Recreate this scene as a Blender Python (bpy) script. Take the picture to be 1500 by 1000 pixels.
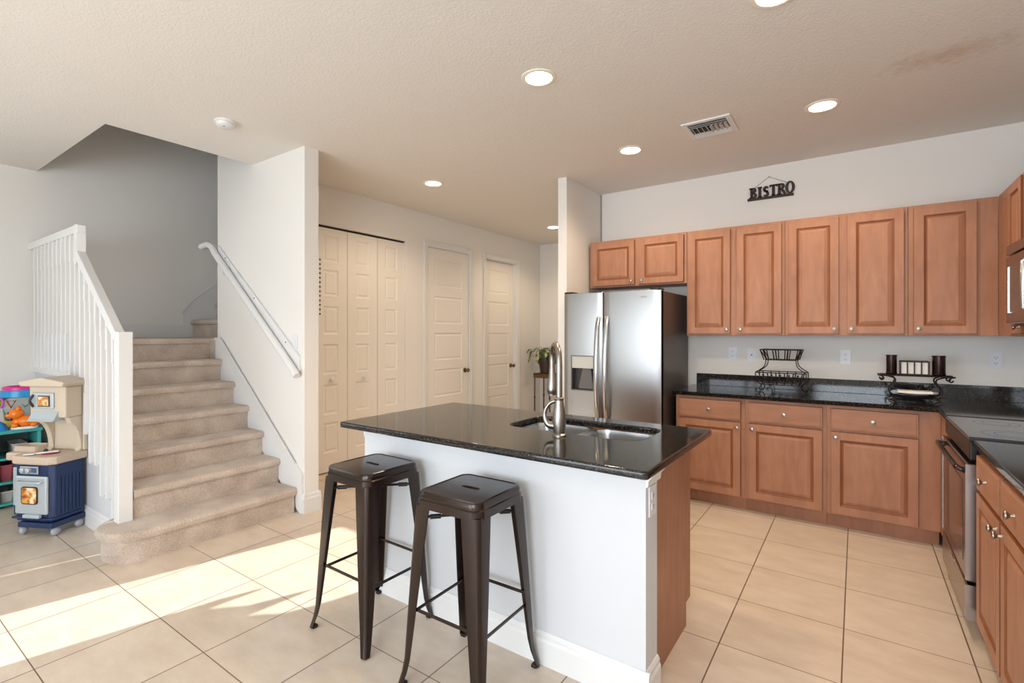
import bpy, bmesh, math, random
from mathutils import Vector, Matrix
random.seed(7)
PI = math.pi
for o in list(bpy.data.objects): bpy.data.objects.remove(o)
COL = bpy.context.scene.collection
S = bpy.context.scene

# ---------------------------------------------------------------- camera
cd = bpy.data.cameras.new('camera'); cam = bpy.data.objects.new('camera', cd); COL.objects.link(cam)
cam.location = (0, 0, 1.39)
YAW = math.atan(505/724.7)
cam.rotation_euler = (PI/2, 0, YAW)
cd.sensor_width = 36; cd.lens = 36*724.7/1500; cd.shift_y = -12/1500; cd.clip_start = 0.05
S.camera = cam
S.view_settings.view_transform = 'Standard'; S.view_settings.look = 'None'
S.view_settings.gamma = 1; S.view_settings.exposure = 0.92; S.view_settings.use_curve_mapping = False

# ---------------------------------------------------------------- light
w = bpy.data.worlds.new('world'); S.world = w; w.use_nodes = True
wn = w.node_tree.nodes; wn['Background'].inputs[0].default_value = (.75, .87, 1, 1); wn['Background'].inputs[1].default_value = 1.1

def lamp(name, kind, loc, energy, color=(1, 1, 1), rot=(0, 0, 0), **kw):
    l = bpy.data.lights.new(name, kind); l.energy = energy; l.color = color
    for k, v in kw.items(): setattr(l, k, v)
    o = bpy.data.objects.new(name, l); COL.objects.link(o); o.location = loc; o.rotation_euler = rot
    return o
SUN_D = Vector((.245, .97, -.448)).normalized()
s = lamp('sun', 'SUN', (-5, -8, 6), 5.2, (1, .95, .87), angle=.005)
s.rotation_euler = SUN_D.to_track_quat('-Z', 'Y').to_euler()
# area lamps for the unseen patio door, plus two fill lamps added for brightness
lamp('patio_door_daylight', 'AREA', (-2.2, -2.72, 1.24), 58, (.79, .89, 1), (PI/2+.2, 0, 0), shape='RECTANGLE', size=2.2, size_y=2.2)
pt = lamp('patio_door_sky_portal', 'AREA', (-3.85, -2.86, 1.18), 1, (1, 1, 1), (PI/2, 0, 0), shape='RECTANGLE', size=1.0, size_y=2.36); pt.data.cycles.is_portal = True
lamp('kitchen_fill_light', 'AREA', (0.1, -2.72, 1.45), 64, (.79, .89, 1), (PI/2-.2, 0, 0), shape='RECTANGLE', size=1.6, size_y=1.9)  # added fill lamp, no known window here
lamp('side_fill_light', 'AREA', (-5.95, -1.2, 1.5), 12, (.84, .94, 1), (PI/2+.2, 0, -PI/2), shape='RECTANGLE', size=1.8, size_y=1.5)  # fill lamp added to brighten the left side

# ---------------------------------------------------------------- materials
def s2l(c):
    return tuple(((x/255)/12.92 if x/255 <= .04045 else ((x/255+.055)/1.055)**2.4) for x in c)
MATS = {}
def mat(name, rgb, rough=.5, metal=0, bump=0, bscale=50, var=0, vscale=5, coat=0, spec=.5, emit=0, aniso=0, trans=0, ecol=None):
    if name in MATS: return MATS[name]
    m = bpy.data.materials.new(name); m.use_nodes = True; MATS[name] = m
    N = m.node_tree.nodes; L = m.node_tree.links; b = N['Principled BSDF']
    c = s2l(rgb); b.inputs['Base Color'].default_value = (*c, 1)
    b.inputs['Roughness'].default_value = rough; b.inputs['Metallic'].default_value = metal
    b.inputs['Specular IOR Level'].default_value = spec
    b.inputs['Coat Weight'].default_value = coat; b.inputs['Coat Roughness'].default_value = .15
    b.inputs['Transmission Weight'].default_value = trans
    if aniso: b.inputs['Anisotropic'].default_value = aniso
    if emit:
        b.inputs['Emission Color'].default_value = (*(s2l(ecol) if ecol else c), 1); b.inputs['Emission Strength'].default_value = emit
    tc = N.new('ShaderNodeTexCoord')
    if var:
        n = N.new('ShaderNodeTexNoise'); n.inputs['Scale'].default_value = vscale; n.inputs['Detail'].default_value = 6
        L.new(tc.outputs['Object'], n.inputs['Vector'])
        r = N.new('ShaderNodeValToRGB'); r.color_ramp.elements[0].position = .3; r.color_ramp.elements[1].position = .7
        r.color_ramp.elements[0].color = (*(x*(1-var) for x in c), 1); r.color_ramp.elements[1].color = (*(min(1, x*(1+var)) for x in c), 1)
        L.new(n.outputs['Fac'], r.inputs[0]); L.new(r.outputs[0], b.inputs['Base Color'])
    if bump:
        n = N.new('ShaderNodeTexNoise'); n.inputs['Scale'].default_value = bscale; n.inputs['Detail'].default_value = 4
        L.new(tc.outputs['Object'], n.inputs['Vector'])
        bp = N.new('ShaderNodeBump'); bp.inputs['Strength'].default_value = bump; bp.inputs['Distance'].default_value = .01
        L.new(n.outputs['Fac'], bp.inputs['Height']); L.new(bp.outputs[0], b.inputs['Normal'])
    return m
def wood_mat(name, rgb, horiz=False):
    m = mat(name, rgb, rough=.45, spec=.3)
    N = m.node_tree.nodes; L = m.node_tree.links; b = N['Principled BSDF']
    tc = N.new('ShaderNodeTexCoord'); mp = N.new('ShaderNodeMapping')
    mp.inputs['Scale'].default_value = (1.8, 9, 9) if horiz else (9, 9, 1.8)
    n = N.new('ShaderNodeTexNoise'); n.inputs['Scale'].default_value = 2.2; n.inputs['Detail'].default_value = 8; n.inputs['Distortion'].default_value = .6
    L.new(tc.outputs['Object'], mp.inputs[0]); L.new(mp.outputs[0], n.inputs['Vector'])
    n2 = N.new('ShaderNodeTexNoise'); n2.inputs['Scale'].default_value = 4; n2.inputs['Detail'].default_value = 3
    L.new(tc.outputs['Object'], n2.inputs['Vector'])
    mx = N.new('ShaderNodeMath'); mx.operation = 'MULTIPLY_ADD'; mx.inputs[1].default_value = .6
    ad = N.new('ShaderNodeMath'); ad.operation = 'MULTIPLY'; ad.inputs[1].default_value = .4
    L.new(n2.outputs['Fac'], ad.inputs[0]); L.new(n.outputs['Fac'], mx.inputs[0]); L.new(ad.outputs[0], mx.inputs[2])
    r = N.new('ShaderNodeValToRGB'); e = r.color_ramp.elements
    c = s2l(rgb); e[0].position = .32; e[1].position = .68
    e[0].color = (c[0]*.82, c[1]*.77, c[2]*.72, 1); e[1].color = (c[0]*1.12, c[1]*1.12, c[2]*1.1, 1)
    L.new(mx.outputs[0], r.inputs[0]); L.new(r.outputs[0], b.inputs['Base Color'])
    return m
WALL = mat('wall_paint', (234, 230, 224), .75, bump=.05, bscale=120, spec=.3)
WHITE = mat('white_trim_paint', (228, 227, 225), .4, spec=.4)
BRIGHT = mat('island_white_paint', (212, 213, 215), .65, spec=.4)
DOORW = mat('white_door_paint', (236, 230, 222), .45)
WOOD = wood_mat('maple_cabinet_wood', (172, 124, 98))
GLAZE_SHADE = wood_mat('maple_glaze_and_gap_shade', (140, 88, 58))  # glazed grooves; also paints the shade gap around doors and drawers
WOODH = wood_mat('maple_drawer_wood', (172, 124, 98), True)
STEEL = mat('stainless_steel', (188, 190, 192), .24, 1)
FSTEEL = mat('brushed_fridge_steel', (166, 165, 163), .33, 1, aniso=.8)
_t = FSTEEL.node_tree.nodes.new('ShaderNodeCombineXYZ'); _t.inputs[0].default_value = 1
FSTEEL.node_tree.links.new(_t.outputs[0], FSTEEL.node_tree.nodes['Principled BSDF'].inputs['Tangent'])
DSTEEL = mat('dark_stainless', (150, 138, 132), .22, 1)
NICKEL = mat('brushed_nickel', (158, 150, 142), .32, 1)
BRONZE = mat('dark_bronze_metal', (46, 32, 25), .27, .65, coat=.35, bump=.02, bscale=300)
IRON = mat('wrought_iron', (38, 27, 24), .4, .6)
BLACKG = mat('black_glass', (16, 15, 15), .05, 0, coat=.5)
BLACK = mat('black_plastic', (22, 21, 21), .35)
PLATEW = mat('outlet_plastic', (228, 228, 232), .35)
GREYF = mat('fridge_side_enamel', (88, 78, 74), .38, .3, bump=.03, bscale=400)
def granite():
    m = mat('black_speckled_granite', (26, 24, 22), .08, spec=.5)
    N = m.node_tree.nodes; L = m.node_tree.links; b = N['Principled BSDF']; b.inputs['Coat Roughness'].default_value = .03
    tc = N.new('ShaderNodeTexCoord'); v = N.new('ShaderNodeTexVoronoi'); v.inputs['Scale'].default_value = 190
    n = N.new('ShaderNodeTexNoise'); n.inputs['Scale'].default_value = 75; n.inputs['Detail'].default_value = 5
    L.new(tc.outputs['Object'], v.inputs['Vector']); L.new(tc.outputs['Object'], n.inputs['Vector'])
    mu = N.new('ShaderNodeMath'); mu.operation = 'MULTIPLY'; sp = N.new('ShaderNodeSeparateColor')
    L.new(v.outputs['Color'], sp.inputs[0]); L.new(sp.outputs[0], mu.inputs[0]); L.new(n.outputs['Fac'], mu.inputs[1])
    r = N.new('ShaderNodeValToRGB'); r.color_ramp.elements[0].position = .3; r.color_ramp.elements[1].position = .62
    r.color_ramp.elements[0].color = (.010, .009, .008, 1); r.color_ramp.elements[1].color = (.075, .07, .062, 1)
    L.new(mu.outputs[0], r.inputs[0]); L.new(r.outputs[0], b.inputs['Base Color']); return m
GRAN = granite()
def carpet():
    m = mat('beige_carpet', (190, 168, 146), .95, spec=.1)
    N = m.node_tree.nodes; L = m.node_tree.links; b = N['Principled BSDF']; b.inputs['Sheen Weight'].default_value = .3
    tc = N.new('ShaderNodeTexCoord'); n = N.new('ShaderNodeTexNoise'); n.inputs['Scale'].default_value = 130; n.inputs['Detail'].default_value = 5
    n2 = N.new('ShaderNodeTexNoise'); n2.inputs['Scale'].default_value = 6; n2.inputs['Detail'].default_value = 4
    for q in (n, n2): L.new(tc.outputs['Object'], q.inputs['Vector'])
    r = N.new('ShaderNodeValToRGB'); r.color_ramp.elements[0].position = .3; r.color_ramp.elements[1].position = .65
    a = s2l((172, 152, 136)); c = s2l((224, 207, 190)); r.color_ramp.elements[0].color = (*a, 1); r.color_ramp.elements[1].color = (*c, 1)
    mm = N.new('ShaderNodeMath'); mm.operation = 'MULTIPLY_ADD'; mm.inputs[1].default_value = .5
    m2 = N.new('ShaderNodeMath'); m2.operation = 'MULTIPLY'; m2.inputs[1].default_value = .5
    L.new(n2.outputs['Fac'], m2.inputs[0]); L.new(n.outputs['Fac'], mm.inputs[0]); L.new(m2.outputs[0], mm.inputs[2])
    L.new(mm.outputs[0], r.inputs[0]); L.new(r.outputs[0], b.inputs['Base Color'])
    bp = N.new('ShaderNodeBump'); bp.inputs['Strength'].default_value = .9; bp.inputs['Distance'].default_value = .012
    L.new(n.outputs['Fac'], bp.inputs['Height']); L.new(bp.outputs[0], b.inputs['Normal']); return m
CARPET = carpet()
def tiles():
    m = mat('beige_ceramic_tile', (214, 190, 160), .32, spec=.45)
    N = m.node_tree.nodes; L = m.node_tree.links; b = N['Principled BSDF']
    tc = N.new('ShaderNodeTexCoord'); sx = N.new('ShaderNodeSeparateXYZ'); L.new(tc.outputs['Object'], sx.inputs[0])
    def line(out, off, pitch, hw):
        a = N.new('ShaderNodeMath'); a.operation = 'SUBTRACT'; a.inputs[1].default_value = off; L.new(out, a.inputs[0])
        p = N.new('ShaderNodeMath'); p.operation = 'PINGPONG'; p.inputs[1].default_value = pitch/2; L.new(a.outputs[0], p.inputs[0])
        l = N.new('ShaderNodeMath'); l.operation = 'LESS_THAN'; l.inputs[1].default_value = hw; L.new(p.outputs[0], l.inputs[0])
        d = N.new('ShaderNodeMath'); d.operation = 'DIVIDE'; d.inputs[1].default_value = pitch; L.new(a.outputs[0], d.inputs[0])
        fl = N.new('ShaderNodeMath'); fl.operation = 'FLOOR'; L.new(d.outputs[0], fl.inputs[0]); return l, fl
    lx, fx = line(sx.outputs[0], -.05, .457, .0028); ly, fy = line(sx.outputs[1], 1.0, .451, .0022)
    g = N.new('ShaderNodeMath'); g.operation = 'MAXIMUM'; L.new(lx.outputs[0], g.inputs[0]); L.new(ly.outputs[0], g.inputs[1])
    cb = N.new('ShaderNodeCombineXYZ'); L.new(fx.outputs[0], cb.inputs[0]); L.new(fy.outputs[0], cb.inputs[1])
    wn_ = N.new('ShaderNodeTexWhiteNoise'); L.new(cb.outputs[0], wn_.inputs['Vector'])
    n = N.new('ShaderNodeTexNoise'); n.inputs['Scale'].default_value = 3.5; n.inputs['Detail'].default_value = 9; n.inputs['Roughness'].default_value = .65
    mp = N.new('ShaderNodeMapping'); mp.inputs['Scale'].default_value = (1.2, 2.6, 1)
    L.new(tc.outputs['Object'], mp.inputs[0]); L.new(mp.outputs[0], n.inputs['Vector'])
    ad = N.new('ShaderNodeMath'); ad.operation = 'MULTIPLY_ADD'; ad.inputs[1].default_value = .12; L.new(wn_.outputs[0], ad.inputs[0]); L.new(n.outputs['Fac'], ad.inputs[2])
    r = N.new('ShaderNodeValToRGB'); r.color_ramp.elements[0].position = .35; r.color_ramp.elements[1].position = .75
    r.color_ramp.elements[0].color = (*s2l((206, 188, 168)), 1); r.color_ramp.elements[1].color = (*s2l((222, 207, 190)), 1)
    L.new(ad.outputs[0], r.inputs[0])
    mx = N.new('ShaderNodeMix'); mx.data_type = 'RGBA'; L.new(g.outputs[0], mx.inputs[0]); L.new(r.outputs[0], mx.inputs[6])
    mx.inputs[7].default_value = (*s2l((118, 98, 82)), 1); L.new(mx.outputs[2], b.inputs['Base Color'])
    bp = N.new('ShaderNodeBump'); bp.inputs['Strength'].default_value = .4; bp.inputs['Distance'].default_value = .002; bp.invert = True
    L.new(g.outputs[0], bp.inputs['Height']); L.new(bp.outputs[0], b.inputs['Normal'])
    return m
TILE = tiles()
def ceil_mat():
    m = mat('textured_ceiling_paint', (232, 226, 218), .85, spec=.2)
    N = m.node_tree.nodes; L = m.node_tree.links; b = N['Principled BSDF']
    tc = N.new('ShaderNodeTexCoord')
    v = N.new('ShaderNodeTexNoise'); v.inputs['Scale'].default_value = 90; v.inputs['Detail'].default_value = 5
    L.new(tc.outputs['Object'], v.inputs['Vector'])
    bp = N.new('ShaderNodeBump'); bp.inputs['Strength'].default_value = .35; bp.inputs['Distance'].default_value = .008
    L.new(v.outputs['Fac'], bp.inputs['Height']); L.new(bp.outputs[0], b.inputs['Normal'])
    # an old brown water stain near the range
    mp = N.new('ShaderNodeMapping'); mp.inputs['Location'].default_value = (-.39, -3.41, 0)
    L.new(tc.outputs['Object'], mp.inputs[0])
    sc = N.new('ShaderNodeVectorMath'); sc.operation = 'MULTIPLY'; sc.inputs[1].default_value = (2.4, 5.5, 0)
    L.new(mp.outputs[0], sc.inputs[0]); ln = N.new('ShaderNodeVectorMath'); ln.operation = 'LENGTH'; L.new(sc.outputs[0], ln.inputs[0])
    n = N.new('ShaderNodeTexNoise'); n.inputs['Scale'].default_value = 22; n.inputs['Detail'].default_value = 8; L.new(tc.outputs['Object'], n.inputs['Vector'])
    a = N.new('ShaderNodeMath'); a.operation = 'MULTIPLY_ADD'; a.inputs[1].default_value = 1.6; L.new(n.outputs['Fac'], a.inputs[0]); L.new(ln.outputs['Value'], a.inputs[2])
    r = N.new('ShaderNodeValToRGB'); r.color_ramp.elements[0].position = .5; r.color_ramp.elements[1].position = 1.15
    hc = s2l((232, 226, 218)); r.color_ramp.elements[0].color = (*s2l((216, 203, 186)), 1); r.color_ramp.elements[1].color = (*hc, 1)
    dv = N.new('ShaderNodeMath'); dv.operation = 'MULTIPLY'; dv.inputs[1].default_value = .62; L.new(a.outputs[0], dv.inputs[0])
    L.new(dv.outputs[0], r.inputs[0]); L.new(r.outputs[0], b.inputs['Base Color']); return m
CEIL = ceil_mat()

# ---------------------------------------------------------------- helpers
def obj(name, bm, m, parent=None, smooth=False, bevel=0, loc=None):
    me = bpy.data.meshes.new(name); bmesh.ops.recalc_face_normals(bm, faces=bm.faces[:]); bm.to_mesh(me); bm.free()
    o = bpy.data.objects.new(name, me); COL.objects.link(o); me.materials.append(m)
    if smooth:
        for p in me.polygons: p.use_smooth = True
        try: me.set_sharp_from_angle(angle=math.radians(38))
        except Exception: pass
    if bevel:
        b = o.modifiers.new('bevel', 'BEVEL'); b.width = bevel; b.segments = 2; b.limit_method = 'ANGLE'; b.angle_limit = math.radians(40)
    if parent: o.parent = parent
    if loc: o.location = loc
    return o
def B(*boxes):
    bm = bmesh.new()
    for b in boxes: box(bm, *b)
    return bm
def box(bm, x0, x1, y0, y1, z0, z1, M=None):
    vs = [bm.verts.new((x, y, z)) for x in (x0, x1) for y in (y0, y1) for z in (z0, z1)]
    for f in ((0, 1, 3, 2), (4, 6, 7, 5), (0, 4, 5, 1), (2, 3, 7, 6), (0, 2, 6, 4), (1, 5, 7, 3)):
        bm.faces.new([vs[i] for i in f])
    if M:
        for v in vs: v.co = M @ v.co
    return vs
def tube(bm, pts, r, seg=10, closed=False, sy=1.0, caps=True):
    pts = [Vector(p) for p in pts]; n = len(pts); rings = []; nrm = None
    rr = r if isinstance(r, (list, tuple)) else [r]*n
    for i in range(n):
        if closed: t = (pts[(i+1) % n]-pts[i-1]).normalized()
        else: t = (pts[min(i+1, n-1)]-pts[max(i-1, 0)]).normalized()
        if nrm is None:
            up = Vector((0, 0, 1)) if abs(t.z) < .9 else Vector((0, 1, 0)); nrm = (up-t*up.dot(t)).normalized()
        else: nrm = (nrm-t*nrm.dot(t)).normalized()
        bn = t.cross(nrm)
        rings.append([bm.verts.new(pts[i]+rr[i]*(math.cos(a)*nrm+sy*math.sin(a)*bn)) for a in [2*PI*k/seg for k in range(seg)]])
    for i in range(n if closed else n-1):
        a, b = rings[i], rings[(i+1) % n]
        for k in range(seg): bm.faces.new((a[k], a[(k+1) % seg], b[(k+1) % seg], b[k]))
    if caps and not closed: bm.faces.new(rings[0]); bm.faces.new(rings[-1])
def lathe(bm, prof, seg=24, M=None, caps=True):
    rings = []
    for r, z in prof:
        ring = [bm.verts.new((r*math.cos(2*PI*k/seg), r*math.sin(2*PI*k/seg), z)) for k in range(seg)]
        rings.append(ring)
    for a, b in zip(rings, rings[1:]):
        for k in range(seg): bm.faces.new((a[k], a[(k+1) % seg], b[(k+1) % seg], b[k]))
    if caps: bm.faces.new(rings[0]); bm.faces.new(rings[-1])
    if M:
        for ring in rings:
            for v in ring: v.co = M @ v.co
def prism(bm, poly, a0, a1, axis='z', M=None):
    def P(u, v, a): return {'z': (u, v, a), 'y': (u, a, v), 'x': (a, u, v)}[axis]
    A = [bm.verts.new(P(u, v, a0)) for u, v in poly]; C = [bm.verts.new(P(u, v, a1)) for u, v in poly]
    n = len(poly); bm.faces.new(A); bm.faces.new(C)
    for i in range(n): bm.faces.new((A[i], A[(i+1) % n], C[(i+1) % n], C[i]))
    if M:
        for v in A+C: v.co = M @ v.co
def ball(bm, c, r, seg=16, sc=(1, 1, 1)):
    g = bmesh.ops.create_uvsphere(bm, u_segments=seg, v_segments=max(6, seg//2), radius=r)
    for v in g['verts']: v.co = Vector((v.co.x*sc[0], v.co.y*sc[1], v.co.z*sc[2]))+Vector(c)
def rrect(x0, x1, y0, y1, r, n=6):
    out = []
    for cx, cy, a0 in ((x1-r, y1-r, 0), (x0+r, y1-r, PI/2), (x0+r, y0+r, PI), (x1-r, y0+r, 3*PI/2)):
        for k in range(n+1):
            a = a0+PI/2*k/n; out.append((cx+r*math.cos(a), cy+r*math.sin(a)))
    return out
def smoothp(pts, n=6):
    """Catmull-Rom through points"""
    P = [Vector(p) for p in pts]; out = []
    for i in range(len(P)-1):
        p0 = P[max(i-1, 0)]; p1 = P[i]; p2 = P[i+1]; p3 = P[min(i+2, len(P)-1)]
        for k in range(n):
            t = k/n
            out.append(.5*((2*p1)+(-p0+p2)*t+(2*p0-5*p1+4*p2-p3)*t*t+(-p0+3*p1-3*p2+p3)*t**3))
    out.append(P[-1]); return out
def plate(name, outline, holes, z0, z1, m, parent=None, bevel=0.0):
    """flat slab with holes and rounded rims, from a filled 2D curve turned into a mesh"""
    c = bpy.data.curves.new(name, 'CURVE'); c.dimensions = '2D'; c.fill_mode = 'BOTH'
    c.extrude = (z1-z0)/2-bevel; c.bevel_depth = bevel; c.bevel_resolution = 2; c.offset = -bevel
    for poly in [outline]+holes:
        sp = c.splines.new('POLY'); sp.points.add(len(poly)-1); sp.use_cyclic_u = True
        for p, q in zip(sp.points, poly): p.co = (q[0], q[1], 0, 1)
    t = bpy.data.objects.new(name+'_curve', c); COL.objects.link(t)
    me = bpy.data.meshes.new_from_object(t.evaluated_get(bpy.context.evaluated_depsgraph_get()))
    bpy.data.objects.remove(t); bpy.data.curves.remove(c)
    for v in me.vertices: v.co.z += (z0+z1)/2
    me.materials.clear(); me.materials.append(m); me.name = name
    o = bpy.data.objects.new(name, me); COL.objects.link(o)
    if parent: o.parent = parent
    return o
def thing(name, label, cat, loc=(0, 0, 0), rz=0, group=None):
    o = bpy.data.objects.new(name, None); COL.objects.link(o); o.empty_display_size = .1
    o.location = loc; o.rotation_euler = (0, 0, rz); return tag(o, label, cat, group)
def tag(o, label, cat, group=None):
    o['label'] = label; o['category'] = cat
    if group: o['group'] = group
    return o
def struct(name, bm, m, **k):
    o = obj(name, bm, m, **k); o['kind'] = 'structure'; return o
def copy_tree(src, loc, rz, label, group=None):
    def cp(o, par):
        c = o.copy(); COL.objects.link(c)
        if par: c.parent = par
        for ch in list(o.children): cp(ch, c)
        return c
    r = cp(src, None); r.location = loc; r.rotation_euler = (0, 0, rz); r['label'] = label
    if group: r['group'] = group
    return r
def panel_slab(x0, x1, z0, z1, y0, y1, panels, prof, glaze_and_shade=()):
    """slab whose front (at y0, facing -Y) carries moulded panels; panels=(xa,xb,za,zb); prof=[(inset, dy)]"""
    bm = bmesh.new()
    xs = sorted({x0, x1, *[p[0] for p in panels], *[p[1] for p in panels]}); zs = sorted({z0, z1, *[p[2] for p in panels], *[p[3] for p in panels]})
    V = {}
    def v(x, z, y=y0):
        k = (round(x, 5), round(z, 5), round(y, 5))
        if k not in V: V[k] = bm.verts.new((x, y, z))
        return V[k]
    for xa, xb in zip(xs, xs[1:]):
        for za, zb in zip(zs, zs[1:]):
            cx, cz = (xa+xb)/2, (za+zb)/2
            if any(p[0] < cx < p[1] and p[2] < cz < p[3] for p in panels): continue
            bm.faces.new((v(xa, za), v(xb, za), v(xb, zb), v(xa, zb)))
    for p in panels:
        # outer loop with the grid verts so the surface stays closed
        ring = [v(p[0], p[2]), v(p[1], p[2]), v(p[1], p[3]), v(p[0], p[3])]
        for pi_, (ins, dy) in enumerate(prof):
            nx = [v(p[0]+ins, p[2]+ins, y0+dy), v(p[1]-ins, p[2]+ins, y0+dy), v(p[1]-ins, p[3]-ins, y0+dy), v(p[0]+ins, p[3]-ins, y0+dy)]
            for k in range(4): bm.faces.new((ring[k], ring[(k+1) % 4], nx[(k+1) % 4], nx[k])).material_index = 1 if pi_ in glaze_and_shade else 0
            ring = nx
        bm.faces.new(ring)
    # edges and back
    nf_ = len(bm.faces)
    for (a, b) in (((x0, z0), (x1, z0)), ((x1, z0), (x1, z1)), ((x1, z1), (x0, z1)), ((x0, z1), (x0, z0))):
        bm.faces.new([bm.verts.new((a[0], y0, a[1])), bm.verts.new((b[0], y0, b[1])), bm.verts.new((b[0], y1, b[1])), bm.verts.new((a[0], y1, a[1]))])
    bm.faces.new([bm.verts.new((x, y1, z)) for x, z in ((x0, z0), (x1, z0), (x1, z1), (x0, z1))])
    if glaze_and_shade:
        for f_ in list(bm.faces)[nf_:]: f_.material_index = 1  # edge faces darkened too, painting the shade between doors
    bmesh.ops.remove_doubles(bm, verts=bm.verts[:], dist=.00001)
    return bm
RAISED = [(.006, .0), (.010, .006), (.018, .0075), (.022, .0075), (.040, .001)]
DOORP = [(.006, .006), (.016, .009), (.024, .009), (.034, .004)]

# ---------------------------------------------------------------- structure
CZ = 2.84; XL = -6.02; XR = 1.085; YK = 4.79; YB = -2.8
struct('floor', B((XL-.1, XR+.1, YB-.1, 7.1, -.12, 0)), TILE)
struct('ceiling', B((-4.27, XR+.1, YB-.1, 7.1, CZ, CZ+.32), (XL-.1, -4.27, YB-.1, 1.2, CZ, CZ+.32), (-4.9, -4.27, 2.34, 7.1, CZ, CZ+.32)), CEIL)
struct('wall_left', B((XL-.12, XL, YB-.1, 7.1, 0, 5.4)), WALL)
struct('wall_right', B((XR, XR+.12, YB-.1, YK, 0, CZ)), WALL)
struct('wall_kitchen', B((-2.19, XR+.12, YK, YK+.12, 0, CZ)), WALL)
struct('wall_partition', B((-2.295, -2.205, 4.05, 6.95, 0, CZ)), WALL)
struct('wall_hall_end', B((-4.9, -2.19, 6.95, 7.07, 0, CZ)), WALL)
struct('wall_stairs', B((-4.9, -3.5, 2.22, 2.34, 0, CZ), (-4.9, -4.27, 2.22, 2.34, CZ, 5.4)), WALL)
struct('wall_flight', B((-4.9, -4.8, 2.34, 6.95, 0, 5.4)), WALL)
struct('wall_shaft', B((-4.27, -4.17, 1.2, 2.34, CZ+.32, 5.4), (XL, -4.17, 1.1, 1.2, CZ+.32, 5.4), (XL, -4.8, 7.0, 7.1, 0, 5.4), (XL-.12, -4.17, 1.1, 7.1, 5.4, 5.5)), WALL)
# wall behind the viewpoint, its slit and openings cut to shape the sunlight
def wall_front():
    bm = bmesh.new()
    ops = [(-4.915, -4.880, 0, 2.1), (-4.33, -1.02, 0, 2.36), (-.72, .92, .48, 2.42)]
    x = XL
    for a, b, z0, z1 in ops:
        box(bm, x, a, YB-.1, YB, 0, CZ); 
        if z0: box(bm, a, b, YB-.1, YB, 0, z0)
        box(bm, a, b, YB-.1, YB, z1, CZ); x = b
    box(bm, x, XR, YB-.1, YB, 0, CZ); return bm
struct('wall_front', wall_front(), WALL)
BL = mat('blocker_panel_white', (235, 233, 228), .9)
bm = bmesh.new()
prism(bm, [(-3.77, 0), (-3.77, 1.90), (-3.74, 1.99), (-3.70, 1.86), (-3.60, 1.92), (-3.55, 2.06), (-3.50, 1.90), (-3.40, 1.95), (-3.36, 2.05), (-3.33, 2.36), (-1.02, 2.36), (-1.02, 0)], YB-.07, YB-.05, 'y')
struct('sun_block_1', bm, BL)  # unseen panel added to block the sun; jagged top mimics leaf shadows
struct('ground', B((-40, 40, -7, YB-.1, -.16, -.03)), mat('patio_concrete', (176, 168, 156), .8, bump=.1))
struct('lawn', B((-60, 60, -60, -7, -.2, -.05)), mat('lawn_grass', (96, 120, 58), .9, var=.3, vscale=3))
struct('exterior_hedge', B((-40, 40, -16, -15, -.05, 1.3)), mat('hedge_green', (60, 84, 42), .9, var=.4, vscale=6, bump=.8))     # unseen panels added behind the fill lamps follow
struct('sun_block_2', B((-.72, .92, YB-.07, YB-.05, .48, 2.42)), BL)  # opaque panel added to keep the sun out of this opening
struct('side_fill_backing', B((XL, XL+.03, -2.15, -.25, .7, 2.3)), BL)  # added panel behind the side fill lamp; this wall has no opening

# closet wall (x = -4.28) with three openings
XC = -4.28
def closet_wall():
    bm = bmesh.new(); y = 2.34
    for a, b in ((2.44, 4.0), (4.33, 5.13), (5.49, 6.27)):
        box(bm, XC-.1, XC, y, a, 0, CZ); box(bm, XC-.1, XC, a, b, 2.455, CZ); y = b
    box(bm, XC-.1, XC, y, 6.95, 0, CZ); return bm
struct('wall_closet', closet_wall(), WALL)
def base(name, segs, h=.135):
    """segs: (x0,y0,x1,y1,nx,ny) run with outward normal; moulded profile"""
    bm = bmesh.new()
    for x0, y0, x1, y1, nx, ny in segs:
        pr = [(0, 0), (.016, 0), (.016, h*.72), (.011, h*.80), (.011, h*.9), (.004, h), (0, h)]
        A = [bm.verts.new((x0+nx*d, y0+ny*d, z)) for d, z in pr]; C = [bm.verts.new((x1+nx*d, y1+ny*d, z)) for d, z in pr]
        n = len(pr); bm.faces.new(A); bm.faces.new(C)
        for i in range(n): bm.faces.new((A[i], A[(i+1) % n], C[(i+1) % n], C[i]))
    return struct(name, bm, WHITE)
base('baseboard_stairs', [(-3.5, 2.22, -3.5, 2.34, 1, 0), (-3.53, 2.22, -3.484, 2.22, 0, -1), (-3.484, 2.34, -4.28, 2.34, 0, 1)], .15)
base('baseboard_closet', [(XC, 4.0, XC, 4.27, 1, 0), (XC, 5.19, XC, 5.43, 1, 0), (XC, 6.33, XC, 6.95, 1, 0)])
base('baseboard_hall', [(XC, 6.95, -2.295, 6.95, 0, -1), (-2.295, 6.95, -2.295, 4.034, -1, 0), (-2.311, 4.05, -2.205, 4.05, 0, -1)])
base('baseboard_left', [(XL, YB, XL, 1.19, 1, 0)])

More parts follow.
